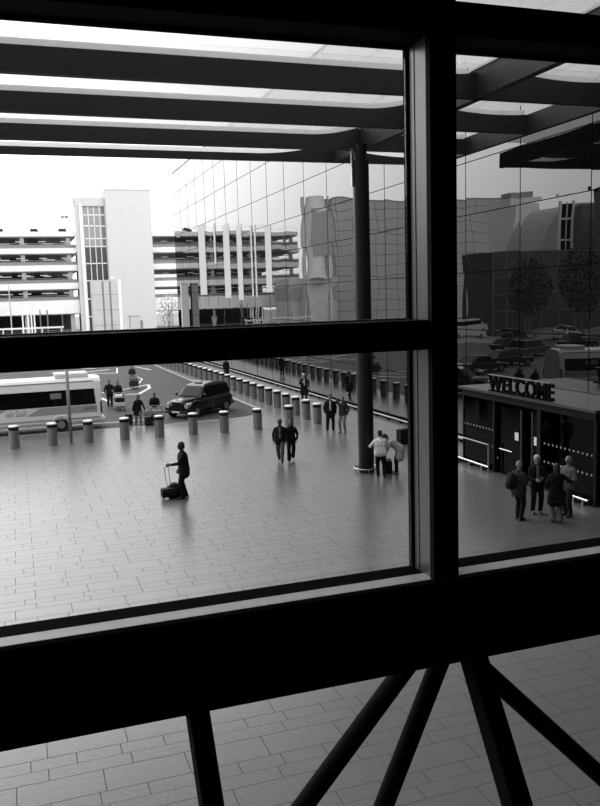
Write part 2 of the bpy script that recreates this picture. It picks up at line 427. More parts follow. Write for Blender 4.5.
# raking tubular struts outside, one object each
def strut(name, a, b, r, label):
    bm = bmesh.new(); a = Vector(a); b = Vector(b); d = (b-a).normalized()
    bm_cyl(bm, a, b, r, n=24)
    o = obj(name, bm, M['frame'], None, smooth=True); tag(o, label, 'strut', 'raking tubes under the window')
    md = o.modifiers.new('e', 'EDGE_SPLIT'); md.split_angle = R(50)
    bm = bmesh.new(); bm_cyl(bm, a + d*0.02, a + d*0.10, r*1.12, n=24); obj('collar', bm, M['frame'], o)
    return o
def on(a, b, z):
    a = Vector(a); b = Vector(b); t = (z - a.z)/(b.z - a.z); return a + (b-a)*t
T = [((1.768, 3.55, 4.656), (1.196, 3.55, 4.037)), ((1.937, 3.55, 4.626), (1.62, 3.55, 3.935)), ((2.2, 3.55, 4.523), (2.949, 3.55, 3.761))]
labs = ['slanting dark steel tube below the window, leaning down to the left', 'steep dark steel tube below the window, middle of the three', 'slanting dark steel tube below the window, leaning down to the right']
for (a, b), l in zip(T, labs): strut('steel_strut', on(a, b, 4.9), on(a, b, 0.0), 0.05, l)

# ------------------------------------------------------------------ canopy
can = empty('canopy', (0, 3.3, 11.68))
tag(can, 'dark louvred entrance canopy of long parallel fins over the plaza', 'canopy')
CX0, CX1 = -3.0, 16.75
def hz(x, x0, amp):
    """height the fin top rises towards the girders"""
    if x > 12.45: h = 0.045*((x - 15.4)/1.1)**2
    elif x > x0: h = amp*((x - x0)/(12.2 - x0))**2
    else: h = 0.0
    return min(h, 0.45)
fins = [(4.3, .62, 12, .0), (8.3, .62, 12, .0), (12.3, .62, 12, .0), (16.3, .62, 12, .0), (20.3, .60, 11.6, .08), (24.3, .55, 10.7, .22), (28.2, .50, 10.2, .32), (30.8, .26, 9.0, .50)]
for yb, hh, x0_, am in fins:
    bm = bmesh.new()
    xs = [CX0 + (CX1-0.1-CX0)*i/140 for i in range(141)]
    hf_ = [min(hh + hz(x, x0_, am), 0.60 if x > 16.3 else 9) for x in xs]
    bm_prism(bm, [(CX1-0.1, 0.0), (CX0, 0.0)] + list(zip(xs, hf_)), 'y', yb - 3.3 - 0.22, yb - 3.3)
    obj('fin', bm, M['fin'], can)
    for xa_, xb_ in ((-2.6, 12.1), (12.5, 16.55)):     # pale translucent upstand carried on the fin, one per bay
        bm = bmesh.new(); pr = [x for x in xs if xa_ <= x <= xb_]
        zz = [min(hh + hz(x, x0_, am), .60 if x > 16.3 else 9) for x in pr]
        bm_prism(bm, list(zip(pr, zz)) + [(x, z + 0.17) for x, z in reversed(list(zip(pr, zz)))], 'y', yb - 3.3 - 0.15, yb - 3.3 - 0.13)
        obj('upstand', bm, M['fin_cap_lit'], can)
for x0 in (12.2, -2.9):
    box('girder', x0, x0+0.25, 0.0, 27.4, 0.0, 0.80, M['fin'], can)
    box('girder_trim', x0-0.04, x0, 0.0, 27.4, 0.74, 0.80, M['fin_cap'], can)
box('girder', 16.55, 16.75, 0.0, 27.5, -0.02, 0.60, M['fin'], can)
bm = bmesh.new(); bm.faces.new([bm.verts.new(p) for p in ((CX0, 0, .98), (16.6, 0, .98), (16.6, 27.3, .98), (CX0, 27.3, .98))])
rg = obj('roof_glazing', bm, M['roof_glass'], can)

# column with ring guard
colm = empty('support_column', (11.9, 27.3, 0))
tag(colm, 'tall round dark column holding up the canopy', 'column')
bm = bmesh.new(); bm_cyl(bm, (0, 0, 0), (0, 0, 11.2), 0.29, 0.29, n=40); s = obj('shaft', bm, M['column'], colm, smooth=True)
s.modifiers.new('e', 'EDGE_SPLIT').split_angle = R(50)
bm = bmesh.new(); bm_cyl(bm, (0, 0, 11.0), (0, 0, 11.75), 0.2, 0.24, n=24); obj('capital', bm, M['column'], colm)
bm = bmesh.new(); bm_box(bm, -0.36, -0.31, -0.06, 0.06, 10.3, 11.6); obj('bracket', bm, M['steel'], colm)
bm = bmesh.new()
N = 48
rings = [[bm.verts.new(((0.46 + 0.03*math.cos(2*PI*j/10))*math.cos(2*PI*i/N), (0.46 + 0.03*math.cos(2*PI*j/10))*math.sin(2*PI*i/N), 0.17 + 0.03*math.sin(2*PI*j/10))) for j in range(10)] for i in range(N)]
for i in range(N):
    for j in range(10): bm.faces.new((rings[i][j], rings[(i+1) % N][j], rings[(i+1) % N][(j+1) % 10], rings[i][(j+1) % 10]))
obj('ring_guard', bm, M['steel'], colm, smooth=True)
for i in range(6):
    a = 2*PI*i/6 + 0.3; bm = bmesh.new(); bm_cyl(bm, (0.46*math.cos(a), 0.46*math.sin(a), 0), (0.46*math.cos(a), 0.46*math.sin(a), 0.16), 0.018, n=8)
    obj('leg', bm, M['steel'], colm)

# ------------------------------------------------------------------ glass curtain wall on the right (X = 18.3)
gw = empty('glass_hall', (18.3, 3.3, 0))
tag(gw, 'long mirror-glazed terminal hall running along the right of the plaza', 'building')
JY = [3.3, 6.6, 10.7, 14.8, 18.9, 22.95, 27.0, 30.95, 34.95, 38.95, 43.0, 47.1, 51.2, 55.3, 59.4, 63.6, 67.7, 71.9, 76.0, 80.1, 84.2, 88.3, 92.4, 96.4]
JZ = [0.25, 2.55, 4.9, 7.3, 9.7, 11.85, 13.95, 16.35, 18.7, 21.05]
bm = bmesh.new(); rnd = random.Random(11)
NU, NV = 8, 6
for a, b in zip(JY[:-1], JY[1:]):
    for c, d in zip(JZ[:-1], JZ[1:]):
        A1 = rnd.uniform(-1, 1)*0.0034; A2 = rnd.uniform(0.3, 1)*0.0052; A3 = rnd.uniform(-1, 1)*0.0016
        g = []
        for i in range(NU+1):
            row = []
            for j in range(NV+1):
                u, vv = i/NU, j/NV
                x = A2*(1-(2*u-1)**2)*(1-(2*vv-1)**2) + A1*(vv-.5)*math.cos(2*PI*u)*1.6 + A3*(u-.5)
                row.append(bm.verts.new((-0.02 - x, a - 3.3 + (b-a)*u, c + (d-c)*vv)))
            g.append(row)
        for i in range(NU):
            for j in range(NV): bm.faces.new((g[i][j], g[i][j+1], g[i+1][j+1], g[i+1][j]))
glz = obj('glazing', bm, M['curtain'], gw, smooth=True)
bm = bmesh.new()
for y in JY[1:]: bm_box(bm, -0.032, 0.0, y-3.3-0.010, y-3.3+0.010, 0.25, 21.05)
for z in JZ[1:]: bm_box(bm, -0.032, 0.0, 0, 93.1, z-0.015, z+0.015)
obj('glazing_joints', bm, M['gasket'], gw)
box('hall_body', 0.0, 40, 0.0, 93.1, 0, 21.0, M['dark_panel'], gw)
box('plinth', -0.08, 0.0, 0, 93.1, 0, 0.25, M['gasket'], gw)
bm = bmesh.new(); bm_cyl(bm, (-0.28, 24.6, 0.17), (-0.28, 92.9, 0.17), 0.045, n=10)
rl = obj('kick_rail', bm, M['rail_dull'], gw)
br0 = box('rail_bracket', -0.3, -0.05, -0.025, 0.025, 0, 0.16, M['band'], gw); br0.location.y = 24.8
for k in range(1, 47):
    c = br0.copy(); COL.objects.link(c); c.location.y = 24.8 + k*1.48
box('roof_edge', -0.08, 0.3, 0, 93.15, 21.0, 21.12, M['panel_grey'], gw)
# bright reflected streaks in the far panes, as pale strips
bl = [(62.3, 63.4, 12.2, 18.8), (66.2, 66.7, 9.0, 20.0), (68.4, 68.9, 9.0, 20.5), (72.8, 74.2, 5.5, 20.2), (78.4, 79.6, 5.5, 20.6), (85.8, 87.0, 7.0, 20.6), (89.6, 90.7, 7.0, 20.6)]

# ------------------------------------------------------------------ entrance vestibule with WELCOME sign
vb = empty('entrance_vestibule', (16.0, 23.5, 0))
tag(vb, 'low glazed entrance vestibule with flat roof beside the glass hall', 'entrance')
box('roof', -0.2, 2.22, -4.0, 3.9, 2.86, 2.95, M['roof_sheet'], vb)
box('fascia', -0.1, 0.05, -3.9, 3.75, 2.62, 2.86, M['dark_panel'], vb)
for a, b in ((1.68, 3.7), (-3.75, -1.15)):
    box('glass_screen', -0.02, 0.0, a, b, 0.08, 2.62, M['screen_glass'], vb)
    box('sill_rail', -0.05, 0.05, a, b, 0.0, 0.08, M['band'], vb)
box('glass_screen', 0.0, 2.2, 3.7, 3.72, 0.08, 2.62, M['screen_glass'], vb)
box('glass_screen', 0.0, 2.2, -3.77, -3.75, 0.08, 2.62, M['screen_glass'], vb)
box('corner_post', -0.05, 0.05, -3.87, -3.77, 0, 2.62, M['dark_panel'], vb)
box('corner_post', -0.05, 0.05, 3.72, 3.8, 0, 2.62, M['dark_panel'], vb)
for y0, y1 in ((1.28, 1.68), (-1.15, -0.95)): box('door_jamb', -0.06, 0.06, y0+0.3 if y1 > 0 else y0, y1, 0, 2.62, M['dark_panel'], vb)
for y0, y1 in ((0.12, 1.55), (-0.95, -0.5)):
    dr = box('sliding_door', 0.08, 0.10, y0, y1, 0.05, 2.45, M['screen_glass'], vb)
    yy = y0 if y1 > 0 else y1
    box('door_stile', 0.07, 0.11, yy-0.04, yy+0.04, 0.05, 2.45, M['fin'], dr)
box('floor_mat', 0.15, 2.1, -3.6, 3.6, 0.0, 0.015, M['band'], vb)
box('lining', 2.1, 2.2, -3.7, 3.7, 0.0, 2.6, M['dark_panel'], vb)
box('notice', 0.055, 0.065, 0.25, 0.47, 1.36, 1.64, M['paper'], vb)
box('notice', 0.055, 0.065, -0.86, -0.64, 1.36, 1.64, M['paper'], vb)
dot0 = None
for z in (1.51, 0.91):
    for a, b in ((1.72, 3.62), (-3.68, -1.2)):
        y = a
        while y < b:
            if dot0 is None: dot0 = box('glass_dot', -0.03, -0.022, 0, 0.055, 0, 0.06, M['dot'], vb); c = dot0
            else: c = dot0.copy(); COL.objects.link(c)
            c.location = (0, y, z); y += 0.21
for a, b in ((1.72, 4.3), (-3.75, -2.45)):
    bm = bmesh.new(); bm_cyl(bm, (-0.22, a, 0.19), (-0.22, b, 0.19), 0.035, n=10)
    kr = obj('kick_rail', bm, M['chrome'], vb)
    for k in range(3):
        y = a + (b-a)*(k+.5)/3
        box('bracket', -0.25, -0.0, y-.02, y+.02, 0.0, 0.16, M['steel'], kr)
bm = bmesh.new(); bm_cyl(bm, (-0.22, 1.69, 0), (-0.22, 1.69, 1.05), 0.035, n=12); bm_cyl(bm, (-0.22, 1.69, 1.02), (-0.22, 3.9, 1.02), 0.014, n=8)
obj('guard_post', bm, M['steel'], vb)
bm = bmesh.new(); bm_cyl(bm, (-0.0, 0.55, 0.93), (-0.0, 1.35, 0.93), 0.018, n=8); obj('door_handle', bm, M['chrome'], vb)

sign = empty('welcome_sign', (15.95, 25.42, 2.99))
tag(sign, 'free-standing WELCOME letters along the vestibule roof edge', 'sign')
box('base_rail', -0.03, 0.12, -3.55, 0.03, -0.04, 0.0, M['letter'], sign)
box('top_rail', -0.02, 0.08, -3.55, 0.03, 0.53, 0.555, M['steel'], sign)
y = 0.0
for ch in 'WELCOME':
    cu = bpy.data.curves.new('t', 'FONT'); cu.body = ch; cu.size = 0.74; cu.extrude = 0.045; cu.offset = 0.012
    to = bpy.data.objects.new('t', cu); COL.objects.link(to)
    dg = bpy.context.evaluated_depsgraph_get(); me = bpy.data.meshes.new_from_object(to.evaluated_get(dg)); me.name = 'letter'
    bpy.data.objects.remove(to)
    xs = [v.co.x for v in me.vertices]; wd = max(xs) - min(xs); x0 = min(xs)
    me.transform(Matrix(((0, 0, -1, 0), (-1, 0, 0, 0), (0, 1, 0, 0), (0, 0, 0, 1))) @ Matrix.Translation((-x0, 0, 0)))
    me.materials.append(M['letter'])
    lo = bpy.data.objects.new('letter', me); COL.objects.link(lo); lo.parent = sign; lo.location = (0, y, 0.0)
    lo['label'] = 'dark letter ' + ch
    y -= wd + 0.075
SIGN_END = y

# ------------------------------------------------------------------ bollards
def make_bollard():
    r = 0.23
    root = empty('bollard')
    bm = bmesh.new(); bm_cyl(bm, (0, 0, 0), (0, 0, 0.84), r, n=28); obj('shaft', bm, M['steel'], root, smooth=True).modifiers.new('e', 'EDGE_SPLIT').split_angle = R(50)
    bm = bmesh.new(); bm_cyl(bm, (0, 0, 0.84), (0, 0, 0.985), r*0.97, n=28); obj('dark_band', bm, M['band'], root, smooth=True).modifiers.new('e', 'EDGE_SPLIT').split_angle = R(50)
    bm = bmesh.new(); bm_cyl(bm, (0, 0, 0.985), (0, 0, 1.03), r*1.0, n=28, cap=False)
    bm_ball(bm, (0, 0, 1.025), (r*1.0, r*1.0, 0.04), 28, 8); obj('cap', bm, M['steel_cap'], root, smooth=True)
    return root
bp = make_bollard(); first = True
ordn = ['first', 'second', 'third', 'fourth', 'fifth', 'sixth', 'seventh', 'eighth', 'ninth', 'tenth']
def ordinal(n):
    t = ['', '', 'twenty', 'thirty']
    teens = ['tenth', 'eleventh', 'twelfth', 'thirteenth', 'fourteenth', 'fifteenth', 'sixteenth', 'seventeenth', 'eighteenth', 'nineteenth']
    if n < 10: return ordn[n-1]
    if n < 20: return teens[n-10]
    if n % 10 == 0: return {20: 'twentieth', 30: 'thirtieth'}[n]
    return t[n//10] + '-' + ordn[n % 10 - 1]
fx = [(-0.42, 39.3), (1.26, 39.25), (2.89, 39.25), (4.57, 39.2), (6.21, 39.1), (7.85, 39.05), (9.36, 38.85), (11.1, 38.95), (12.85, 39.2)]
for i, (x, yy) in enumerate(fx):
    b = bp if i == 0 else copy_tree(bp)
    b.location = (x, yy, 0)
    tag(b, 'pale-capped steel bollard, %s from the left in the front row facing the plaza' % ordinal(i+1), 'bollard', 'front row of bollards')
bys = []
yy = 39.2
while yy < 94: bys.append(yy); yy += 1.71
for i, yy in enumerate(bys):
    b = copy_tree(bp); b.location = (14.38 - max(0, (yy-60))*0.028, yy, 0)
    tag(b, 'steel bollard, %s nearest in the row running back along the glass hall' % ordinal(i+1), 'bollard', 'row of bollards along the glass hall')

sp_ = empty('sign_post', (2.08, 39.15, 0)); tag(sp_, 'thin grey pole standing between bollards in front of the minibus', 'pole')
bm = bmesh.new(); bm_cyl(bm, (0, 0, 0), (0, 0, 3.9), 0.075, n=16); obj('pole', bm, M['railing'], sp_, smooth=True)
bm = bmesh.new(); bm_cyl(bm, (0, 0, 0), (0, 0, 0.03), 0.14, n=16); obj('base_plate', bm, M['railing'], sp_)

#=== PART2 ===
# ------------------------------------------------------------------ pale strips set on the hall's far glass, imitating bright reflected streaks
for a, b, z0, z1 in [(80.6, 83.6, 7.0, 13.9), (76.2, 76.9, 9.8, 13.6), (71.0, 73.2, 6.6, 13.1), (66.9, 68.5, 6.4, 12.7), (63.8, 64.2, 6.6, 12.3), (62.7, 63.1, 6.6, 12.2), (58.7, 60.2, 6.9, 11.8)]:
    box('reflection_strip', -0.04, -0.03, a-3.3, b-3.3, z0, z1, M['streak'], gw)

gp_ = empty('grey_pier', (17.75, 89.5, 0)); tag(gp_, 'slim grey pier standing near the far end of the glass hall', 'pier')
box('shaft', -0.4, 0.35, -0.35, 0.35, 0, 8.2, M['panel_grey'], gp_); box('cap', -0.43, 0.38, -0.38, 0.38, 8.2, 8.35, M['concrete'], gp_)

# ------------------------------------------------------------------ multi-storey car park (Y = 185)
YP = 185
cp = empty('parking_structure', (0, YP, 0)); tag(cp, 'white concrete multi-storey car park across the road with open decks', 'building')
BANDS = [(20.9, 21.85), (17.3, 18.4), (13.6, 14.8), (9.7, 11.0), (4.4, 7.3)]
WING = [(-28.0, 13.55), (29.8, 62.0)]
for x0, x1 in WING:
    for z0, z1 in BANDS:
        box('deck_parapet', x0, x1, 0, 0.5, z0, z1, M['concrete_white'], cp)
        box('deck_slab', x0, x1, 0.5, 32, z0-0.2, z0+0.25, M['concrete'], cp)
    bm = bmesh.new()
    for z0, z1 in BANDS[1:]:
        for k in (0.35, 0.7, 1.0): bm_box(bm, x0, x1, 0.2, 0.26, z1+k, z1+k+0.07)
        x = x0
        while x < x1: bm_box(bm, x, x+.06, 0.2, 0.26, z1, z1+1.05); x += 1.6
        bm_box(bm, x0, x1, 0.3, 0.34, z1, z1+0.75)
    obj('railing', bm, M['railing'], cp)
    bm = bmesh.new()
    for k in (0.6, 1.1): bm_box(bm, x0, x1, 0.2, 0.24, 21.85+k, 21.85+k+0.04)
    obj('roof_railing', bm, M['panel_grey'], cp)
x = -26.0
while x < 62:
    if x < 13 or x > 31:
        box('pillar', x-0.45, x+0.45, 0.8, 1.7, 0, 20.9, M['concrete'], cp)
    x += 9.5
for x0, x1 in WING:
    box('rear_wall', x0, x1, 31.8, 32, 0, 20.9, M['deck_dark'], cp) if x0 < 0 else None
rnd = random.Random(5)
bm = bmesh.new()
for z0 in (20.6, 17.0, 13.3, 9.4):
    x = -28
    while x < 12:
        for yy in (4.5, 11):
            l = rnd.choice((1.6, 2.4, 2.6))
            bm_box(bm, x + yy*0.15, x + l + yy*.15, yy, yy+0.5, z0-0.55, z0-0.38)
        x += 4.75
    for x in (33, 38, 43): bm_box(bm, x, x+1.4, 6, 6.3, z0-0.45, z0-0.36)
lo_ = obj('ceiling_lights', bm, M['tube_light'], cp)
# stair tower
st = empty('stair_tower', (13.7, YP-1, 0)); tag(st, 'glazed stair tower with white frame left of the tall blank tower', 'building')
box('corner_pier', -0.1, 0.8, 0, 1.2, 0, 28.8, M['panel_grey'], st)
box('corner_pier', 0.8, 1.45, -0.3, 1.0, 0, 27.6, M['concrete_white'], st)
box('head_panel', -0.1, 6.28, -0.1, 3, 27.2, 28.9, M['panel_grey'], st)
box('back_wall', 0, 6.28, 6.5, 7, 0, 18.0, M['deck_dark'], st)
lv = [0, 3.6, 7.4, 11.3, 15.0, 18.6, 20.3, 23.0, 25.3, 27.2]
for a, b in zip(lv[:-1], lv[1:]):
    for i in range(4):
        x0 = 1.5 + i*1.19
        box('pane', x0+.08, x0+1.11, 0.25, 0.3, a+.12, b-.1, M['car_park_glass'] if a > 18 else M['curtain_plain'], st)
bm = bmesh.new()
for i in range(5): bm_box(bm, 1.5+i*1.19-.07, 1.5+i*1.19+.07, 0.05, 0.35, 0, 27.2)
for z in lv: bm_box(bm, 1.45, 6.28, 0.05, 0.35, z-.1, z+.12)
obj('frame', bm, M['concrete_white'], st)
tw = empty('blank_tower', (20.0, YP-2, 0)); tag(tw, 'tall blank white panel-clad tower rising above the car park', 'building')
box('cladding', 0, 9.7, 0, 9, 0, 30.5, M['tower_cladding'], tw)
box('coping', 0.0, 9.8, -0.1, 9.1, 30.5, 30.7, M['panel_grey'], tw)
bm = bmesh.new(); bm_cyl(bm, (4.3, 3, 30.6), (4.3, 3, 33.8), 0.07, n=6); bm_cyl(bm, (4.9, 3, 30.6), (4.9, 3, 33.6), 0.07, n=6); bm_cyl(bm, (4.3, 3, 31.6), (4.9, 3, 31.6), 0.05, n=6)
obj('aerial', bm, M['panel_grey'], tw)
# kiosk, louvred box, poles in front
kb = empty('louvred_enclosure', (13.2, 150, 0)); tag(kb, 'grey panelled box with two dark vertical slots below the stair tower', 'enclosure')
box('body', 0, 4.6, 0, 3, 0, 10.5, M['panel_grey'], kb)
box('edge_panel', 4.6, 5.05, -0.1, 3.1, 0, 10.5, M['white_cladding'], kb)
for x in (1.75, 3.0): box('slot', x, x+0.32, -0.03, 0.02, 0.3, 10.3, M['mid_panel'], kb)
for z in (2.5, 5.2, 7.9): box('joint', 0, 4.6, -0.02, 0.02, z, z+.08, M['railing'], kb)
bm = bmesh.new(); bm_ball(bm, (3.7, 0.6, 10.8), (.35, .3, .25)); bm_cyl(bm, (3.7, .6, 10.5), (3.7, .6, 10.8), .12); obj('beacon', bm, M['concrete_white'], kb)
ks = empty('small_kiosk', (22.0, 168, 0)); tag(ks, 'small grey box with dark edge at the foot of the blank tower', 'kiosk')
box('body', 0, 2.0, 0, 2, 0, 3.6, M['panel_grey'], ks); box('door_panel', 2.0, 2.5, 0.1, 1.9, 0, 2.7, M['mid_panel'], ks); box('roof', -.1, 2.1, -.1, 2.1, 3.6, 3.75, M['concrete'], ks)
def pole(x, y, h, r, m, label, arm=False, group=None):
    p = empty('lamp_post' if arm else 'pole', (x, y, -0.04)); tag(p, label, 'lamp post' if arm else 'pole', group)
    bm = bmesh.new(); bm_cyl(bm, (0, 0, 0), (0, 0, h), r, r*.8, n=10); obj('mast', bm, m, p)
    if arm:
        bm = bmesh.new(); bm_path(bm, [(0, 0, h-.05), (0.3, 0, h+.12), (0.9, 0, h+.15)], r*.5); obj('arm', bm, m, p)
        bm = bmesh.new(); bm_ball(bm, (0.75, 0, h+.1), (.5, .22, .13)); obj('lantern', bm, M['steel_cap'], p)
    return p
pole(-0.5, 118, 9.2, 0.10, M['panel_grey'], 'thin tall grey mast at the far left in front of the car park')
for i, (x, h) in enumerate([(1.0, 6.1), (1.7, 6.3), (2.15, 6.2), (2.55, 5.9)]):
    pole(x, 120, h, 0.12, M['white_cladding'], 'white post, %s of four close together before the car park' % ordinal(i+1), group='white posts by the car park')
pole(3.35, 120, 5.9, 0.10, M['mid_panel'], 'dark post just right of the four white posts')
pole(4.3, 120, 5.8, 0.12, M['mid_panel'], 'thicker dark post further right of the white posts')
pole(6.4, 122, 5.2, 0.08, M['mid_panel'], 'thin dark post nearest the louvred box')
pole(27.3, 150, 7.2, 0.07, M['mid_panel'], 'thin post beside the small pale tree')
rp = pole(11.9, 190, 4.9, 0.1, M['panel_grey'], 'rooftop lamp mast with two heads beside the stair tower'); rp.location.z = 21.15
bm = bmesh.new(); bm_box(bm, -0.9, -.2, -.3, .3, 4.1, 4.5); bm_box(bm, -.2, .1, -.05, .05, 4.25, 4.35); bm_box(bm, .1, .8, -.3, .3, 4.1, 4.5); obj('lamp_head', bm, M['mid_panel'], rp)
# street furniture fence
fn = empty('street_railing', (-2, 112, 0)); tag(fn, 'white street railing low in front of the car park', 'railing')
boxes('rail', [(-2, 8, 0, .08, 3.4, 3.62), (-2, 8, 0, .08, 2.6, 2.7)], M['white_cladding'], fn)
for k in range(5): box('post', k*2.4-2, k*2.4-1.88, 0, .1, 0, 3.5, M['white_cladding'], fn)

def tree(name, x, y, h, cr, label, leafm, n=900, seed=1, ls=0.35, group=None):
    rn = random.Random(seed)
    t = empty(name, (x, y, 0)); tag(t, label, 'tree', group)
    bm = bmesh.new(); bm_cyl(bm, (0, 0, 0), (0.1, 0, h*0.55), h*0.022, h*0.012, n=8)
    for k in range(14):
        a = rn.uniform(0, 2*PI); z = h*rn.uniform(.25, .6)
        bm_cyl(bm, (0.05, 0, z), (cr*.7*math.cos(a), cr*.7*math.sin(a), z + h*rn.uniform(.15, .35)), h*.008, h*.003, n=5)
    obj('trunk', bm, M['bark'], t)
    bm = bmesh.new()
    for k in range(n):
        while True:
            p = Vector((rn.uniform(-1, 1), rn.uniform(-1, 1), rn.uniform(-1, 1)))
            if 0.25 < p.length < 1: break
        c = Vector((p.x*cr, p.y*cr, h*0.62 + p.z*h*0.38))
        s = ls*rn.uniform(.5, 1.2)
        u = Vector((rn.uniform(-1, 1), rn.uniform(-1, 1), rn.uniform(-1, 1))).normalized(); v = u.orthogonal().normalized()
        bm.faces.new([bm.verts.new(c + q) for q in (u*s, v*s*.6, -u*s, -v*s*.6)])
    obj('foliage', bm, leafm, t)
    return t
tree('bare_tree', 26.3, 148, 7.6, 1.9, 'small sparse pale tree below the right wing of the car park', M['pale_leaf'], 420, 3, 0.22)

# ------------------------------------------------------------------ cars
def make_car(name, L, W, Hh, paint, kind='hatch'):
    root = empty(name)
    h0, hb = 0.28, Hh*0.58
    bm = bmesh.new()
    if kind == 'van': prof = [(-L/2, h0), (L/2-.1, h0), (L/2, h0+.35), (L/2-.15, hb*.98), (L/2-.9, hb*1.08), (L/2-1.5, Hh*.96), (L/2-2.0, Hh), (-L/2+.1, Hh), (-L/2, Hh-.15)]
    else: prof = [(-L/2+.05, h0), (L/2-.05, h0), (L/2, h0+.25), (L/2-.06, hb*.80), (L/2-.3, hb*.92), (L*.22, hb), (-L*.42, hb*1.02), (-L/2+.02, hb*.95), (-L/2, h0+.3)]
    bm_prism(bm, prof, 'y', -W/2, W/2); obj('body', bm, paint, root, bevel=0.06)
    if kind != 'van':
        lo_z, hi = hb-.02, Hh
        xb, xf = -L*.44 if kind == 'suv' else -L*.40, L*.20
        tb, tf = -L*.36 if kind == 'suv' else -L*.26, L*.04
        bm = bmesh.new(); vs_ = []
        for (x, z, wv) in ((xb, lo_z, W/2-.06), (xf, lo_z, W/2-.06), (tf, hi-.05, W/2-.24), (tb, hi-.05, W/2-.24)):
            for s in (-1, 1): vs_.append(bm.verts.new((x, s*wv, z)))
        bmesh.ops.convex_hull(bm, input=vs_); obj('window_glass', bm, M['car_glass'], root, bevel=0.03)
        box('roof', tb-.02, tf+.02, -W/2+.23, W/2-.23, hi-.06, hi, paint, root, bevel=0.025)
        bm = bmesh.new()
        for s in (-1, 1):
            for (xa, xc) in ((xf, tf), (xb, tb), (-L*.06, -L*.08)):
                bm_cyl(bm, (xa, s*(W/2-.06), lo_z), (xc, s*(W/2-.24), hi-.03), .035, n=6)
        obj('pillars', bm, paint, root)
    else:
        box('window_glass', -L/2+.4, L/2-1.3, -W/2-.005, W/2+.005, hb*1.05, Hh*.88, M['car_glass'], root)
        bm = bmesh.new(); vs_ = [bm.verts.new(p) for s in (-1, 1) for p in ((L/2-.88, s*W*.45, hb*1.1), (L/2-1.44, s*W*.45, Hh*.94), (L/2-1.5, s*W*.45, Hh*.9), (L/2-1.0, s*W*.45, hb*1.1))]
        bmesh.ops.convex_hull(bm, input=vs_); obj('windscreen', bm, M['car_glass'], root)
    for sx in (-L*.31, L*.32):
        for s in (-1, 1):
            bm = bmesh.new(); bm_cyl(bm, (sx, s*(W/2-.2), .32), (sx, s*(W/2+.01), .32), .32, n=20); wh = obj('wheel', bm, M['rubber'], root)
            bm = bmesh.new(); bm_cyl(bm, (sx, s*(W/2-.02), .32), (sx, s*(W/2+.02), .32), .18, n=14); obj('hub', bm, M['mid_panel'], wh)
    for s in (-1, 1):
        box('headlight', L/2-.12, L/2-.005, s*(W/2-.28)-.16, s*(W/2-.28)+.16, h0+.3, h0+.46, M['lamp_lens'], root)
        box('tail_light', -L/2-.01, -L/2+.1, s*(W/2-.16)-.08, s*(W/2-.16)+.08, h0+.35, h0+.6, M['mid_panel'], root)
    return root
CARS = {'suv': make_car('parked_car', 4.6, 1.85, 1.75, M['car_mid'], 'suv'), 'hatch': make_car('parked_car', 4.2, 1.75, 1.45, M['car_dark']),
        'light': make_car('parked_car', 4.3, 1.75, 1.45, M['car_light']), 'van': make_car('parked_van', 5.4, 2.0, 2.3, M['car_light'], 'van')}
usedc = set()
def car(kind, x, y, z, rz, label, group=None, cat='car'):
    o = CARS[kind] if kind not in usedc else copy_tree(CARS[kind]); usedc.add(kind)
    o.location = (x, y, z); o.rotation_euler = (0, 0, R(rz)); tag(o, label, cat, group)
    return o
RZ = 21.15
car('suv', 5.2, 189, RZ, -90, 'tall grey car parked nose-on on the car park roof, middle of the row', 'cars on the car park roof')
car('suv', 12.0-.9, 189, RZ, -90, 'tall grey car on the car park roof next to the stair tower', 'cars on the car park roof')
car('hatch', 1.7, 189.5, RZ-.35, -90, 'low dark car left of the middle tall car on the car park roof', 'cars on the car park roof')
car('light', 8.0, 189.5, RZ-.35, -90, 'low pale car between the two tall cars on the car park roof', 'cars on the car park roof')
car('suv', -1.9, 189, RZ, -90, 'tall car on the car park roof cut by the left edge of the photo', 'cars on the car park roof')
car('hatch', 39, 189, RZ, -70, 'dark car on the right wing of the car park roof', 'cars on the car park roof')
lab_d = ['top covered deck', 'second covered deck', 'third covered deck']
for dk, (z, lb) in enumerate(zip((17.55, 13.85, 9.95), lab_d)):
    for i, (x, k) in enumerate([(1.5+dk*.7, 'light'), (5.0+dk, 'hatch'), (33.5+dk, 'hatch'), (37.5, 'light')]):
        side = 'left wing' if x < 20 else 'right wing'
        car(k, x, 188.6, z, -90, '%s car parked behind the railing of the %s in the %s' % ('pale' if k == 'light' else 'dark', lb, side), 'cars on the covered decks')

# ------------------------------------------------------------------ London style cab
tx = empty('taxi', (9.8, 46.45, -0.04), R(-138)); tag(tx, 'black rounded cab with upright grille turning past the bollards', 'taxi')
W2 = 0.88
def hullobj(name, P, m, parent, bevel=0.0, smooth=False):
    bm = bmesh.new(); vs_ = [bm.verts.new(p) for p in P]; r = bmesh.ops.convex_hull(bm, input=vs_)
    bmesh.ops.delete(bm, geom=[v for v in bm.verts if not v.link_faces], context='VERTS')
    return obj(name, bm, m, parent, bevel=bevel, smooth=smooth)
def sec(x, hw, z0, z1, top=0.86):   # rounded section ring
    r = []
    for s in (-1, 1):
        r += [(x, s*hw*.96, z0), (x, s*hw, z0+.2), (x, s*hw, z1-.22), (x, s*hw*top, z1-.05), (x, s*hw*top*.7, z1)]
    return r
hullobj('body', sec(-2.25, .80, .35, 1.0) + sec(-1.9, W2, .24, 1.12) + sec(0.85, W2, .24, 1.10) + sec(1.0, W2, .24, 1.08), M['taxi_paint'], tx, 0.03)
hullobj('bonnet', sec(0.9, .72, .40, 1.10, .8) + sec(1.9, .52, .42, 1.03, .75) + sec(2.12, .44, .45, .92, .75), M['taxi_paint'], tx, 0.03)
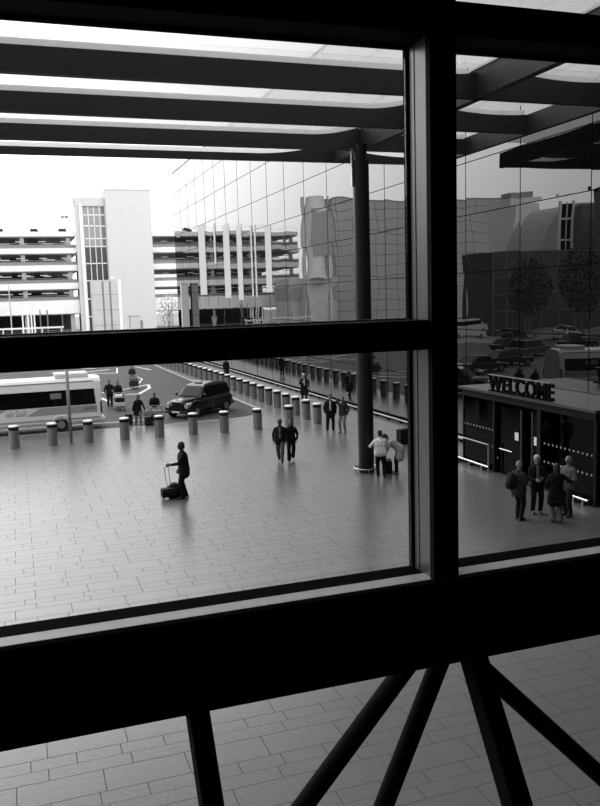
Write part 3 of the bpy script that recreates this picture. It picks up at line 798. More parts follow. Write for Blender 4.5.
for s in (-1, 1):
    P = []
    for x, z1 in ((0.9, .92), (1.3, .98), (1.85, .90), (2.12, .72), (2.18, .5)):
        P += [(x, s*.88, .32 if x < 2 else .38), (x, s*.86, z1-.06), (x, s*.80, z1), (x, s*.45, z1-.05), (x, s*.4, .32 if x < 2 else .38)]
    hullobj('wing', P, M['taxi_paint'], tx, 0.05)
cab = []
for x, z, hw in ((-2.12, 1.05, .80), (1.02, 1.05, .80), (0.42, 1.66, .66), (-1.95, 1.62, .64), (-1.75, 1.74, .55), (0.20, 1.76, .56), (-.8, 1.82, .5)):
    cab += [(x, -hw, z), (x, hw, z)]
cb = hullobj('cabin', cab, M['taxi_paint'], tx, 0.05)
# windows set slightly proud of the cabin skin
def quad_plate(name, q, m, parent, th=0.012):
    q = [Vector(p) for p in q]; n = (q[1]-q[0]).cross(q[3]-q[0]).normalized()*th
    return hullobj(name, [tuple(p + n) for p in q] + [tuple(p - n) for p in q], m, parent)
quad_plate('windscreen', [(0.97, -.68, 1.12), (0.97, .68, 1.12), (0.50, .58, 1.62), (0.50, -.58, 1.62)], M['car_glass'], tx, .02)
quad_plate('rear_window', [(-2.10, -.6, 1.15), (-2.10, .6, 1.15), (-1.99, .52, 1.55), (-1.99, -.52, 1.55)], M['car_glass'], tx, .02)
for s in (-1, 1):
    for a, b, c, d in ((-1.85, -1.1, -1.78, -1.12), (-1.0, -.15, -1.0, -.17), (-.05, .78, -.07, .42)):
        quad_plate('side_window', [(a, s*.795, 1.13), (b, s*.795, 1.13), (d, s*.675, 1.57), (c, s*.675, 1.57)], M['car_glass'], tx, .014)
    bm = bmesh.new(); bm_cyl(bm, (2.08, s*.66, .72), (2.20, s*.66, .71), .13, n=20); hl = obj('headlight', bm, M['lamp_lens'], tx)
    bm = bmesh.new(); bm_cyl(bm, (2.06, s*.66, .72), (2.17, s*.66, .71), .155, n=20); obj('bezel', bm, M['chrome'], hl)
    bm = bmesh.new(); bm_ball(bm, (0.85, s*1.0, 1.2), (.07, .1, .1)); obj('wing_mirror', bm, M['taxi_paint'], tx)
    bm = bmesh.new(); bm_box(bm, -.14, -.12, s*.88-.01, s*.88+.01, .35, 1.05); bm_box(bm, -.4, -.25, s*.885-.015, s*.885+.015, .93, .96); obj('door_handle', bm, M['steel'], tx)
    for sx in (-1.38, 1.5):
        bm = bmesh.new(); bm_cyl(bm, (sx, s*.68, .33), (sx, s*.9, .33), .34, n=24); wh = obj('wheel', bm, M['rubber'], tx)
        bm = bmesh.new(); bm_cyl(bm, (sx, s*.88, .33), (sx, s*.915, .33), .2, n=20); obj('hub', bm, M['mid_panel'], wh)
gr = box('grille', 2.12, 2.19, -.30, .30, .50, .90, M['band'], tx, bevel=.03)
boxes('grille_frame', [(2.13, 2.205, -.33, -.30, .48, .92), (2.13, 2.205, .30, .33, .48, .92), (2.13, 2.205, -.33, .33, .90, .935)] + [(2.15, 2.2, -.28+k*.08, -.265+k*.08, .5, .9) for k in range(8)], M['chrome'], gr)
box('bumper', 2.14, 2.30, -.86, .86, .30, .44, M['car_dark'], tx, bevel=.04)
box('number_plate', 2.30, 2.31, -.26, .26, .33, .43, M['bus_paint'], tx)
box('rear_bumper', -2.36, -2.2, -.84, .84, .35, .5, M['car_dark'], tx, bevel=.04)
box('roof_sign', -.02, .14, -.26, .26, 1.78, 1.92, M['panel_grey'], tx, bevel=.03)

# ------------------------------------------------------------------ minibus
mb = empty('minibus', (-2.9, 44.35, -0.04), R(1.5)); tag(mb, 'white airport minibus with dark windows and roof unit at the kerb', 'bus')
prof = [(-.92, .32), (-1.0, .5), (-1.0, 1.3), (-.95, 2.15), (-.88, 2.5), (-.72, 2.68), (-.4, 2.76), (.4, 2.76), (.72, 2.68), (.88, 2.5), (.95, 2.15), (1.0, 1.3), (1.0, .5), (.92, .32)]
bm = bmesh.new()
secs = []
for x, sc, zt in ((-.35, .86, .45), (0.0, .97, .75), (1.2, 1, 1.0), (6.6, 1, 1.0), (6.86, .95, .985)):
    ring = [bm.verts.new((x, p[0]*sc, p[1] if p[1] < .6 else .6 + (p[1]-.6)*zt)) for p in prof]; secs.append(ring)
n_ = len(prof)
for A, B in zip(secs[:-1], secs[1:]):
    for i in range(n_): bm.faces.new((A[i], B[i], B[(i+1) % n_], A[(i+1) % n_]))
bm.faces.new(secs[0]); bm.faces.new(list(reversed(secs[-1])))
obj('body', bm, M['bus_paint'], mb)
for s in (-1, 1):
    quad_plate('window_band', [(0.2, s*1.004, 1.33), (6.55, s*1.004, 1.33), (6.5, s*.965, 2.14), (1.0, s*.965, 2.14)], M['car_glass'], mb, .012)
    quad_plate('livery_stripe', [(3.1, s*1.008, .92), (6.6, s*1.008, .92), (6.6, s*1.006, 1.28), (3.75, s*1.006, 1.28)], M['bus_grey'], mb, .006)
    quad_plate('livery_stripe', [(-.1, s*1.005, .95), (1.4, s*1.005, .95), (2.1, s*1.005, 1.28), (.1, s*1.005, 1.28)], M['bus_grey'], mb, .006)
    for x in (1.0, 4.75):
        bm = bmesh.new(); bm_cyl(bm, (x, s*.75, .36), (x, s*1.01, .36), .36, n=28); wh = obj('wheel', bm, M['rubber'], mb)
        bm = bmesh.new(); bm_cyl(bm, (x, s*1.0, .36), (x, s*1.03, .36), .2, n=20); obj('hub', bm, M['mid_panel'], wh)
        bm = bmesh.new()
        for k in range(12):
            a0, a1 = PI*k/12, PI*(k+1)/12
            bm_cyl(bm, (x+.46*math.cos(a0), s*1.0, .38+.46*math.sin(a0)), (x+.46*math.cos(a1), s*1.0, .38+.46*math.sin(a1)), .035, n=6)
        obj('wheel_arch', bm, M['bus_paint'], mb)
    box('side_moulding', .1, 6.7, s*1.012-.012, s*1.012+.012, .62, .68, M['bus_grey'], mb)
    box('tail_light', 6.78, 6.86, s*.93-.05, s*.93+.05, .85, 1.45, M['dark_panel'], mb)
box('side_vent', 5.9, 6.5, -1.03, -1.0, 1.06, 1.2, M['mid_panel'], mb)
box('roof_unit', 4.6, 6.3, -.6, .5, 2.70, 2.98, M['bus_paint'], mb, bevel=.08)
box('roof_rail', 1.0, 6.5, -.9, -.86, 2.52, 2.56, M['bus_grey'], mb)
box('bumper', 6.7, 7.0, -.95, .95, .42, .64, M['bus_paint'], mb, bevel=.05)
box('window_sticker', 4.3, 4.85, -1.0, -.985, 1.72, 2.0, M['mid_panel'], mb)
cu = bpy.data.curves.new('t', 'FONT'); cu.body = 'air2all'; cu.size = 0.42; cu.extrude = 0.004
to = bpy.data.objects.new('t', cu); COL.objects.link(to)
me = bpy.data.meshes.new_from_object(to.evaluated_get(bpy.context.evaluated_depsgraph_get())); bpy.data.objects.remove(to); me.name = 'lettering'
me.transform(Matrix(((1, 0, 0, 2.1), (0, 0, -1, -1.012), (0, 1, 0, 0.96), (0, 0, 0, 1)))); me.materials.append(M['bus_grey'])
lo = bpy.data.objects.new('lettering', me); COL.objects.link(lo); lo.parent = mb

car('hatch', 1.1, 57.5, -.04, 175, 'dark car passing behind the minibus roof on the road')
car('hatch', -4.2, 62, -.04, 175, 'dark car further left on the road behind the minibus')

# ------------------------------------------------------------------ what stands to the left of the frame and shows in the mirror glazing
pod = empty('podium_block', (-32, 173, 0)); tag(pod, 'low pale podium with grey band seen mirrored in the hall glass', 'building')
box('wall', 0, 11, 0, 10, 0, 10.4, M['concrete_white'], pod); box('band', -.05, 11.05, -.1, 10, 5.6, 9.0, M['panel_grey'], pod)
cyl = empty('round_stair_drum', (-25.8, 168, 0)); tag(cyl, 'white cylindrical stair drum mirrored in the hall glass', 'building')
bm = bmesh.new(); bm_cyl(bm, (0, 0, 10), (0, 0, 27.5), 2.7, n=48); c_ = obj('drum', bm, M['drum'], cyl, smooth=True); c_.modifiers.new('e', 'EDGE_SPLIT').split_angle = R(50)
box('base', -2.7, 2.7, -1, 2.5, 0, 10, M['concrete_white'], cyl)
box('mesh_screen', -2.4, 2.0, -3.0, -2.72, 15.5, 24.5, M['panel_grey'], cyl)
gb = empty('grid_clad_block', (-79, 176, 0)); tag(gb, 'long grey block with gridded cladding mirrored in the hall glass', 'building')
box('wall', 0, 46, 0, 6, 0, 28, M['grid_cladding'], gb)
box('coping', -.1, 46.1, -.1, 6.1, 28, 28.3, M['concrete'], gb)
wb = empty('pale_office', (-64, 142, 0)); tag(wb, 'pale office wedge mirrored beside the curved building', 'building')
box('wall', 0, 5.5, 0, 10, 0, 24, M['white_cladding'], wb); box('roof_plant', 1, 4, 2, 6, 24, 25.5, M['concrete'], wb)
cb_ = empty('curved_office', (-60, 126, 0)); tag(cb_, 'dark curved office with a white lattice strip mirrored in the hall glass', 'building')
bm = bmesh.new(); pts = [(0, 0)]
for k in range(13):
    a = PI/2*k/12; pts.append((9.5*math.sin(a) - .5, 22.0*math.cos(a)))
bm_prism(bm, [(-6, 0), (9, 0)] + [(9.0*math.cos(PI/2*k/10), 22*math.sin(PI/2*k/10)) for k in range(1, 11)] + [(-6, 22)], 'y', 0, 10)
obj('wall', bm, M['panel_grey'], cb_)
bm = bmesh.new()
for x in (.0, 2.9): bm_box(bm, x, x+.45, -.4, 0, 6, 22.5)
bm_box(bm, 1.5, 1.65, -.3, 0, 6, 22.3)
for z in range(7, 23, 4): bm_box(bm, .4, 3, -.3, 0, z, z+.35)
obj('lattice_strip', bm, M['white_cladding'], cb_)
box('dark_window', .4, 2.9, -.1, .02, 6, 22, M['dark_panel'], cb_)
box('dark_wing', -6.5, -.2, -2, 8, 0, 21.5, M['mid_panel'], cb_)
lb = empty('dark_office', (-84, 112, 0)); tag(lb, 'plain dark office block mirrored at the edge of the hall glass', 'building')
box('wall', 0, 28, 0, 4, 0, 22.5, M['mid_panel'], lb); box('coping', 0, 28, -.1, 4, 22.5, 22.8, M['dark_panel'], lb)
dg_ = empty('glass_lobby', (-55.5, 112, 0)); tag(dg_, 'low dark glazed lobby behind the street trees, mirrored in the hall glass', 'building')
box('wall', 0, 21, 0, 9, 0, 12.5, M['curtain_plain'], dg_)
boxes('glazing_bars', [(x, x+.15, -.1, 0, 0, 12.5) for x in range(0, 22, 3)] + [(0, 21, -.1, 0, z, z+.15) for z in (3, 6, 9, 12.4)], M['mid_panel'], dg_)
for i, (x, y, h, c) in enumerate([(-33, 100, 11, 3.0), (-40, 98, 12.5, 3.2), (-47, 96, 12, 3.0)]):
    tree('street_tree', x, y, h, c, 'dark leafy street tree, %s of three mirrored in the hall glass' % ordinal(i+1), M['leaf'], 1500, 20+i, 0.26, 'street trees left of the road')
pole(-22, 105, 9.5, .1, M['panel_grey'], 'lamp post with bright head mirrored in the hall glass', True)
pole(-26, 110, 9.8, .1, M['panel_grey'], 'second lamp post mirrored further along the hall glass', True)
car('van', -27.5, 108, -.04, 190, 'white van mirrored among parked cars in the hall glass', None, 'van')
for i, (x, y, k, a) in enumerate([(-16, 80, 'hatch', 160), (-21, 86, 'suv', 150), (-24, 78, 'hatch', 170), (-12, 70, 'suv', 165), (-20, 66, 'hatch', 175), (-33, 92, 'light', 160), (-30, 74, 'hatch', 170)]):
    car(k, x, y, -.04, a, 'parked %s car mirrored in the hall glass, %s of seven' % ({'hatch': 'dark', 'suv': 'tall grey', 'light': 'pale'}[k], ordinal(i+1)), 'cars mirrored in the hall glass')
#=== PART3 ===
# ------------------------------------------------------------------ people
def voxel(bm, size, smooth=6):
    me = bpy.data.meshes.new('v'); bmesh.ops.recalc_face_normals(bm, faces=bm.faces); bm.to_mesh(me); bm.free()
    o = bpy.data.objects.new('v', me); COL.objects.link(o)
    a = o.modifiers.new('r', 'REMESH'); a.mode = 'VOXEL'; a.voxel_size = size; a.use_smooth_shade = True
    b = o.modifiers.new('s', 'SMOOTH'); b.factor = 0.5; b.iterations = smooth
    m2 = bpy.data.meshes.new_from_object(o.evaluated_get(bpy.context.evaluated_depsgraph_get()))
    bpy.data.objects.remove(o); bpy.data.meshes.remove(me)
    for p in m2.polygons: p.use_smooth = True
    return m2

def cap(bm, a, b, r1, r2=None):
    a = Vector(a); b = Vector(b); r2 = r1 if r2 is None else r2
    if (b-a).length > 1e-4: bm_cyl(bm, a, b, r1, r2, n=14)
    bm_ball(bm, a, (r1, r1, r1), 14, 8); bm_ball(bm, b, (r2, r2, r2), 14, 8)

def ik(a, c, l1, l2, pole_):
    a = Vector(a); c = Vector(c); d = c - a; L = d.length
    if L > (l1+l2)*.995: c = a + d*((l1+l2)*.995/L); d = c-a; L = d.length
    n = d/L; x = (l1*l1 - l2*l2 + L*L)/(2*L); hgt = math.sqrt(max(l1*l1 - x*x, 0))
    p = Vector(pole_); p = (p - n*p.dot(n)).normalized()
    return a + n*x + p*hgt, c

def hand_mesh(curl, side):
    """palm from the wrist at the origin, fingers along +Y, palm facing -Z; side=+1 puts the thumb at +X"""
    bm = bmesh.new()
    cap(bm, (0, -0.02, 0), (0, 0.015, 0), .021, .022)
    for i in range(4):
        x = (i-1.5)*0.019*side*-1
        cap(bm, (x*.7, .015, 0), (x, .085, 0), .0135, .012)
    lens = [.068, .078, .072, .055]
    for i in range(4):
        x = (1.5-i)*0.0205*side; p = Vector((x, .088, 0)); a = curl*.55
        for k, fr in enumerate((.45, .32, .23)):
            q = p + Vector((x*.08, math.cos(a), -math.sin(a)))*lens[i]*fr*1.05
            cap(bm, p, q, .0092-.0008*k, .0085-.001*k); p = q; a += curl
    p = Vector((.026*side, .02, -.004))
    for k, (dx, dy, dz, r) in enumerate(((.026, .030, -.010, .012), (.014, .028, -.012*(1+curl), .010), (.006-.01*curl, .022, -.012*(1+curl), .009))):
        q = p + Vector((dx*side, dy, dz)); cap(bm, p, q, r+.001, r); p = q
    return voxel(bm, 0.0055, 2)
HANDS = {(c, s): hand_mesh(v, s) for c, v in (('relaxed', .35), ('grip', 1.15)) for s in (-1, 1)}

def person(label, loc, face, h=1.75, feet=((.0, -.11), (.0, .11)), hands=None, lean=0.0, side_lean=0.0, head_turn=0.0, head_down=0.0,
           top='black_cloth', legs='dark_cloth', hem=0.84, skirt=None, hair='dark_hair', hairstyle='short', skin='skin', girth=1.0,
           sleeves='long', shirt=None, shoes='shoe', grip=('relaxed', 'relaxed'), group=None, flare=0.0, heel=(0, 0), hood=False, drop=0.0):
    """local frame: forward +Y, right +X, z up. feet = (forward, side) left then right; hands = (side, forward, up) left then right (metres for a 1.75 m figure)"""
    s = h/1.75
    root = empty('person', (loc[0], loc[1], loc[2] if len(loc) > 2 else 0), R(face-90)); tag(root, label, 'person', group)
    g = girth
    hipz = .93 - drop
    hip = Vector((0, -0.06*math.sin(lean)*3, hipz))
    sp = Vector((math.sin(side_lean), math.sin(lean), math.cos(lean))).normalized()
    rx = Vector((1, 0, 0)); rx = (rx - sp*rx.dot(sp)).normalized(); fy = sp.cross(rx)
    chest = hip + sp*.38; neck = hip + sp*.54; sh = hip + sp*.475
    hd = (sp*.6 + Vector((0, .10 + .9*math.sin(head_down)*.6, .75*math.cos(head_down)))).normalized()
    head = neck + hd*.150
    hf = Vector((math.sin(head_turn), math.cos(head_turn), -math.sin(head_down)*.8)); hf = (hf - hd*hf.dot(hd)).normalized(); hx = hf.cross(hd)
    HM = Matrix((hx, hf, hd)).transposed()
    # joints
    J = {}
    for i, sd in enumerate((-1, 1)):
        hj = hip + rx*(.09*sd); ft = Vector((feet[i][1] if True else 0, feet[i][0], .085 + heel[i]))
        kn, an = ik(hj, ft, .44, .43, (sd*.12, 1, 0)); J['leg', i] = (hj, kn, an)
        shj = sh + rx*(.172*sd*(.5+.5*g)) - sp*.035
        ht = Vector(hands[i]) if hands else shj + Vector((sd*.06, .06, -.52))
        el, wr = ik(shj, ht, .285, .255, (sd*.7, -1, -.4)); J['arm', i] = (shj, el, wr)
    def st(bm, c, wx, r, rr=None):      # stadium slab across the body
        c = Vector(c); cap(bm, c - rx*wx, c + rx*wx, r, rr)
    # body
    bm = bmesh.new()
    st(bm, hip, .06, .105); st(bm, hip + sp*.16, .045, .10); st(bm, chest, .065, .105); st(bm, sh - sp*.03, .10, .05)
    cap(bm, hip, chest, .11); cap(bm, sh, neck, .075, .055); cap(bm, neck, head - hd*.02, .064, .062)
    bm_ball(bm, head + hd*.015 - hf*.008, (.086, .104, .118), 20, 14, HM)
    bm_ball(bm, head - hd*.055 + hf*.025, (.056, .062, .062), 16, 10, HM)           # jaw
    bm_ball(bm, head - hd*.088 + hf*.062, (.022, .02, .018), 10, 8, HM)              # chin
    cap(bm, head + hd*.012 + hf*.084, head - hd*.026 + hf*.104, .011, .015)         # nose
    cap(bm, head + hd*.022 + hf*.080 - hx*.03, head + hd*.022 + hf*.080 + hx*.03, .014)   # brow
    cap(bm, head - hd*.055 + hf*.080 - hx*.016, head - hd*.055 + hf*.080 + hx*.016, .012) # mouth
    for sd in (-1, 1): bm_ball(bm, head + hx*.080*sd - hd*.008, (.012, .022, .034), 10, 8, HM)
    for i in (0, 1):
        a, k, n = J['leg', i]; cap(bm, a, k, .085*g, .056); cap(bm, k, n, .055, .038)
        cap(bm, k + (n-k)*.2 - Vector((0, .012, 0)), k + (n-k)*.5 - Vector((0, .01, 0)), .05, .045)
        cap(bm, n, n + Vector((0, .12, -.045)), .035, .028)
        a, k, n = J['arm', i]; cap(bm, a.lerp(k, .12), k, .046, .040); cap(bm, k, n, .040, .026)
    bme = voxel(bm, .0145, 3)
    bm = bmesh.new(); bm.from_mesh(bme)
    for i, sd in enumerate((-1, 1)):
        a, k, n = J['arm', i]; fd = (n-k).normalized()
        inward = Vector((-sd, .15, -.1)); inward = (inward - fd*inward.dot(fd)).normalized()
        if grip[i] == 'grip' and abs(fd.z) < .75: inward = Vector((0, 0, -1)); inward = (inward - fd*inward.dot(fd)).normalized()
        zax = -inward; xax = fd.cross(zax)
        sgn = 1 if xax.dot(Vector((0, 1, .2)) if abs(fd.z) > .6 else Vector((-sd, 0, 0))) > 0 else -1
        Mx = Matrix.LocRotScale(n + fd*.012, Matrix((xax, fd, zax)).transposed(), None)
        hm = HANDS[(grip[i], sgn)].copy(); hm.transform(Mx); bm.from_mesh(hm); bpy.data.meshes.remove(hm)
    nb = len(bm.faces)
    for sd in (-1, 1):
        bm_ball(bm, head + hd*.004 + hf*.083 + hx*.031*sd, (.013, .009, .009), 10, 8, HM)
    me = bpy.data.meshes.new('body'); bm.to_mesh(me); bm.free()
    me.materials.append(M[skin]); me.materials.append(M['band'])
    for i_, p in enumerate(me.polygons):
        p.use_smooth = True
        if i_ >= nb: p.material_index = 1
    me.transform(Matrix.Scale(s, 4)); bo = bpy.data.objects.new('body', me); COL.objects.link(bo); bo.parent = root
    def fin(name, bm, m, vs_=.0155, sm=3):
        me = voxel(bm, vs_, sm); me.name = name; me.materials.append(M[m]); me.transform(Matrix.Scale(s, 4))
        o = bpy.data.objects.new(name, me); COL.objects.link(o); o.parent = root; return o
    # trousers
    bm = bmesh.new(); st(bm, hip + sp*.02, .065*g, .118*g)
    for i in (0, 1):
        a, k, n = J['leg', i]; cap(bm, a, k, .108*g, .082); cap(bm, k, n + (k-n)*.03, .080, .066 + flare); cap(bm, hip, a, .11*g, .1*g)
    if legs: fin('trousers', bm, legs)
    else: bm.free()
    if skirt:
        bm = bmesh.new(); st(bm, hip + sp*.05, .06*g, .115*g)
        c = Vector((hip.x, hip.y + .02, skirt))
        for t in (0, .33, .66, 1):
            p = hip.lerp(c, t); st(bm, p, (.07+.04*t)*g, (.12+.02*t)*g)
        cap(bm, hip, c, .13*g, .15*g); fin('skirt', bm, top)
    for i in (0, 1):
        a, k, n = J['leg', i]; bm = bmesh.new(); z0 = n.z - .085
        cap(bm, (n.x, n.y-.045, z0+.042), (n.x, n.y+.04, z0+.045), .040, .040); cap(bm, (n.x, n.y+.04, z0+.04), (n.x+.01*(1 if i else -1), n.y+.16, z0+.034), .042, .034)
        cap(bm, (n.x, n.y-.03, z0+.05), n, .042, .042); fin('shoe', bm, shoes, .011, 2)
    # top
    bm = bmesh.new(); hemp = hip.lerp(Vector((hip.x, hip.y, hem)), 1.0) if hem < hip.z else hip + sp*(hem-hip.z)
    st(bm, hemp, (.085 if hem > .75 else .11)*g, (.135 if hem > .75 else .15)*g); cap(bm, hemp, hip + sp*.1, .145*g, .14*g); st(bm, hip, .085*g, .140*g); st(bm, hip + sp*.12, .078*g, .132*g)
    if hem < .75: st(bm, hemp.lerp(hip, .5), .10*g, .148*g)
    cap(bm, hip + sp*.1, chest, .135*g, .13*g); st(bm, chest - sp*.1, .085*g, .13*g); st(bm, chest, .095*g, .128); st(bm, sh - sp*.05, .120, .088); st(bm, sh - sp*.01, .085, .070)
    cap(bm, sh, neck - hd*.01, .098, .070)
    for i in (0, 1):
        a, k, n = J['arm', i]; cap(bm, a, k, .070, .060)
        if sleeves == 'long': cap(bm, k, n + (k-n)*.06, .057, .044)
        elif sleeves == 'short': pass
    fin('jacket' if sleeves == 'long' else 'shirt', bm, top, .0155, 14)
    if shirt:
        bm = bmesh.new(); ff = fy if fy.y > 0 else -fy; cap(bm, hip + sp*.10 + ff*.095*g, chest + ff*.095*g, .058, .056); cap(bm, chest + ff*.095*g, sh + sp*.02 + ff*.062, .056, .040)
        fin('shirt_front', bm, shirt)
    # hair
    if hairstyle != 'bald' or True:
        bm = bmesh.new()
        if hairstyle == 'bald':
            for sd in (-1, 1): bm_ball(bm, head - hf*.03 + hx*.06*sd - hd*.005, (.025, .055, .035), 12, 8, HM)
            bm_ball(bm, head - hf*.075 - hd*.01, (.06, .028, .045), 12, 8, HM)
        else:
            bm_ball(bm, head + hd*.044 - hf*.022, (.092, .102, .100), 20, 12, HM)
            bm_ball(bm, head + hd*.078 + hf*.025, (.066, .05, .042), 14, 8, HM)
            bm_ball(bm, head - hd*.02 - hf*.054, (.086, .064, .080), 16, 10, HM)
            if hairstyle == 'long':
                cap(bm, head - hf*.055, neck - sp*.02 - hf*.075, .075, .055)
                for sd in (-1, 1): cap(bm, head + hx*.07*sd - hf*.01, neck + hx*.075*sd - hf*.02, .032, .026)
        fin('hair', bm, hair, .012, 2)
    root['sc'] = s; del root['sc']
    return root

RZD = -0.04
# silhouetted man with the wheeled case
person('man in black standing in profile behind a wheeled case on the open plaza', (4.9, 26.3), 176, 1.90,
       feet=((.06, -.10), (-.06, .12)), hands=((-.18, .40, 1.10), (.24, .10, .88)), lean=.07, head_down=.12, top='black_cloth', legs='black_cloth', hem=.80, hair='dark_hair', skin='dark_skin', girth=1.25)
# walking couple
person('man in dark jacket and faded jeans striding beside a woman across the plaza', (9.55, 30.35), -112, 1.76,
       feet=((.30, -.07), (-.30, .09)), heel=(0, .06), hands=((-.27, .20, .90), (.27, -.06, .88)), top='black_cloth', legs='denim', shirt='grey_cloth', skin='dark_skin', hem=.86, girth=1.06)
person('woman in black jacket and black trousers walking beside the man in faded jeans', (10.05, 30.5), -108, 1.68,
       feet=((-.24, -.06), (.28, .10)), heel=(.07, 0), hands=((-.24, -.02, .90), (.34, .12, .88)), top='black_cloth', legs='black_cloth', hairstyle='long', girth=.92, flare=.02, head_turn=.2)
# standing pair near the hall
person('man in long dark jacket over a grey shirt standing and talking near the glass hall', (13.98, 36.3), -105, 1.84,
       feet=((.02, -.13), (.05, .15)), hands=((-.26, .02, .88), (.24, .10, .90)), top='black_cloth', legs='black_cloth', shirt='light_cloth', hem=.78, girth=1.05, head_turn=-.2)
person('man in black top and pale trousers, hand at his mouth, near the glass hall', (14.45, 35.85), -140, 1.74,
       feet=((.0, -.11), (.03, .13)), hands=((-.24, .02, .90), (.08, .20, 1.50)), top='dark_cloth', legs='bag_grey', hem=.88, head_turn=-.4, shoes='pale_shoe')
# elderly couple by the column
person('man in white shirt seen from behind leaning beside the round column', (12.0, 26.25), 72, 1.70,
       feet=((.02, -.10), (-.10, .12)), hands=((-.34, .24, 1.12), (.26, .34, 1.02)), lean=.22, head_down=.5, top='white_cloth', legs='black_cloth', sleeves='short', hem=.93, girth=1.12, hair='dark_hair')
person('woman in pale grey long top bending far forward beside the man in the white shirt', (12.78, 26.6), 158, 1.72,
       feet=((.0, -.12), (-.02, .12)), hands=((-.16, .55, .60), (.14, .56, .62)), lean=.92, head_down=.8, top='light_cloth', legs='black_cloth', skirt=.62, hem=.80, girth=1.15, hair='dark_hair', grip=('grip', 'grip'), shoes='pale_shoe')
# group of four by the entrance
GRP = 'group of four by the entrance'
person('man with backpack and short sleeves, leftmost of the group by the entrance', (13.2, 19.5), 12, 1.72,
       feet=((.05, -.10), (-.04, .12)), hands=((-.18, .24, 1.08), (.20, .22, 1.05)), lean=.03, top='dark_cloth', legs='black_cloth', sleeves='short', hair='grey_hair', hairstyle='bald', girth=1.15, group=None)
person('white-haired person in a dark suit facing us in the group by the entrance', (14.05, 19.85), -110, 1.74,
       feet=((.02, -.10), (-.02, .11)), hands=((-.12, .24, 1.10), (.10, .25, 1.06)), top='black_cloth', legs='black_cloth', hair='grey_hair', shirt='grey_cloth', hem=.84, head_turn=.1)
person('person in long black coat, back to the window, in the group by the entrance', (13.95, 18.8), 62, 1.70,
       feet=((.02, -.09), (-.04, .10)), hands=((-.18, .22, 1.02), (.24, .20, 1.30)), top='black_cloth', legs='grey_cloth', hem=.62, hairstyle='long', flare=.03, head_turn=-.3)
person('bald man in grey jacket at the right of the group by the entrance', (14.7, 19.25), -168, 1.76,
       feet=((.03, -.11), (-.03, .12)), hands=((-.18, .26, 1.05), (.16, .26, 1.08)), top='grey_cloth', legs='dark_cloth', hair='grey_hair', hairstyle='bald', girth=1.06)
# backpack on the first
bk = empty('backpack', (12.96, 19.47, 1.02*1), R(12)); tag(bk, 'black backpack with dangling strap on the left man of the group', 'backpack')
bm = bmesh.new(); bm_ball(bm, (-.04, 0, .14), (.13, .17, .26), 18, 12); obj('pack', bm, M['bag'], bk, smooth=True)
bm = bmesh.new(); bm_ball(bm, (-.15, 0, .06), (.06, .12, .14), 14, 10); obj('pocket', bm, M['bag'], bk, smooth=True)
bm = bmesh.new(); bm_path(bm, [(-.1, -.12, -.05), (-.13, -.14, -.2), (-.11, -.13, -.3)], .012); obj('strap', bm, M['bag'], bk)
# by the hall glass
person('person in long dark coat walking along the glass hall behind the bollards', (16.75, 47.9), -98, 1.76,
       feet=((.2, -.07), (-.22, .09)), heel=(0, .05), hands=((-.28, .08, .95), (.16, .24, 1.22)), top='black_cloth', legs='black_cloth', shirt='light_cloth', hem=.55, hair='grey_hair', girth=1.05)
person('distant person in dark coat on the pavement beyond the taxi', (15.9, 64.5), -80, 1.78, hem=.6, top='black_cloth', legs='black_cloth', hair='grey_hair')
# on the crossing
person('person in dark clothes crossing the road left of the piled luggage trolley', (5.25, 51.9, RZD), -92, 1.78, feet=((.2, -.08), (-.15, .09)), hands=((-.2, .24, 1.1), (.26, .12, .95)), top='black_cloth', legs='black_cloth', hem=.8)
person('person pushing the piled luggage trolley across the road', (5.72, 51.4, RZD), -95, 1.74, feet=((-.2, -.08), (.2, .09)), hands=((-.22, .42, 1.02), (.22, .42, 1.02)), lean=.15, top='black_cloth', legs='dark_cloth', grip=('grip', 'grip'))
person('farthest person pushing a luggage trolley on the road', (8.2, 63.4, RZD), -95, 1.76, feet=((-.15, -.08), (.2, .09)), hands=((-.22, .42, 1.02), (.22, .42, 1.02)), lean=.12, top='dark_cloth', legs='dark_cloth', grip=('grip', 'grip'))
person('stooping person in dark coat with handbag pulling a black case by the kerb', (5.85, 43.7, RZD), -75, 1.66, feet=((.16, -.08), (-.14, .1)), hands=((-.34, .18, .88), (.32, -.02, .78)), lean=.28, head_down=.35, top='black_cloth', legs='grey_cloth', hem=.66, hair='dark_hair', hairstyle='long', shoes='shoe', grip=('relaxed', 'grip'))
person('dark-clothed person pushing a loaded trolley behind the fifth front bollard', (6.8, 44.0, RZD), -100, 1.70, feet=((-.1, -.08), (.14, .1)), hands=((-.2, .4, 1.0), (.2, .4, 1.0)), lean=.28, head_down=.4, top='black_cloth', legs='black_cloth', grip=('grip', 'grip'), girth=1.1)

# ------------------------------------------------------------------ luggage
def wheels(parent, P, r=.03):
    for p in P:
        bm = bmesh.new(); bm_cyl(bm, (p[0]-.012, p[1], r), (p[0]+.012, p[1], r), r, n=14); obj('wheel', bm, M['rubber'], parent)
wc = empty('wheeled_case', (4.42, 26.5, 0), R(6)); tag(wc, 'black wheeled case with raised double handle beside the silhouetted man', 'suitcase')
box('case', -.26, .28, -.16, .16, .06, .36, M['bag'], wc, bevel=.05)
box('front_pocket', -.20, .22, -.21, -.15, .10, .30, M['bag'], wc, bevel=.03)
bm = bmesh.new(); bm_path(bm, [(-.06, -.05, .35), (-.14, -.05, 1.06), (-.0, -.05, 1.07), (.06, -.05, .35)], .011); obj('pull_handle', bm, M['railing'], wc)
bm = bmesh.new(); bm_path(bm, [(.02, 0, .36), (.1, 0, .46), (.2, 0, .48), (.27, 0, .44)], .012); obj('carry_handle', bm, M['bag'], wc)
wheels(wc, [(-.2, -.1), (-.2, .1), (.22, -.1), (.22, .1)], .035)
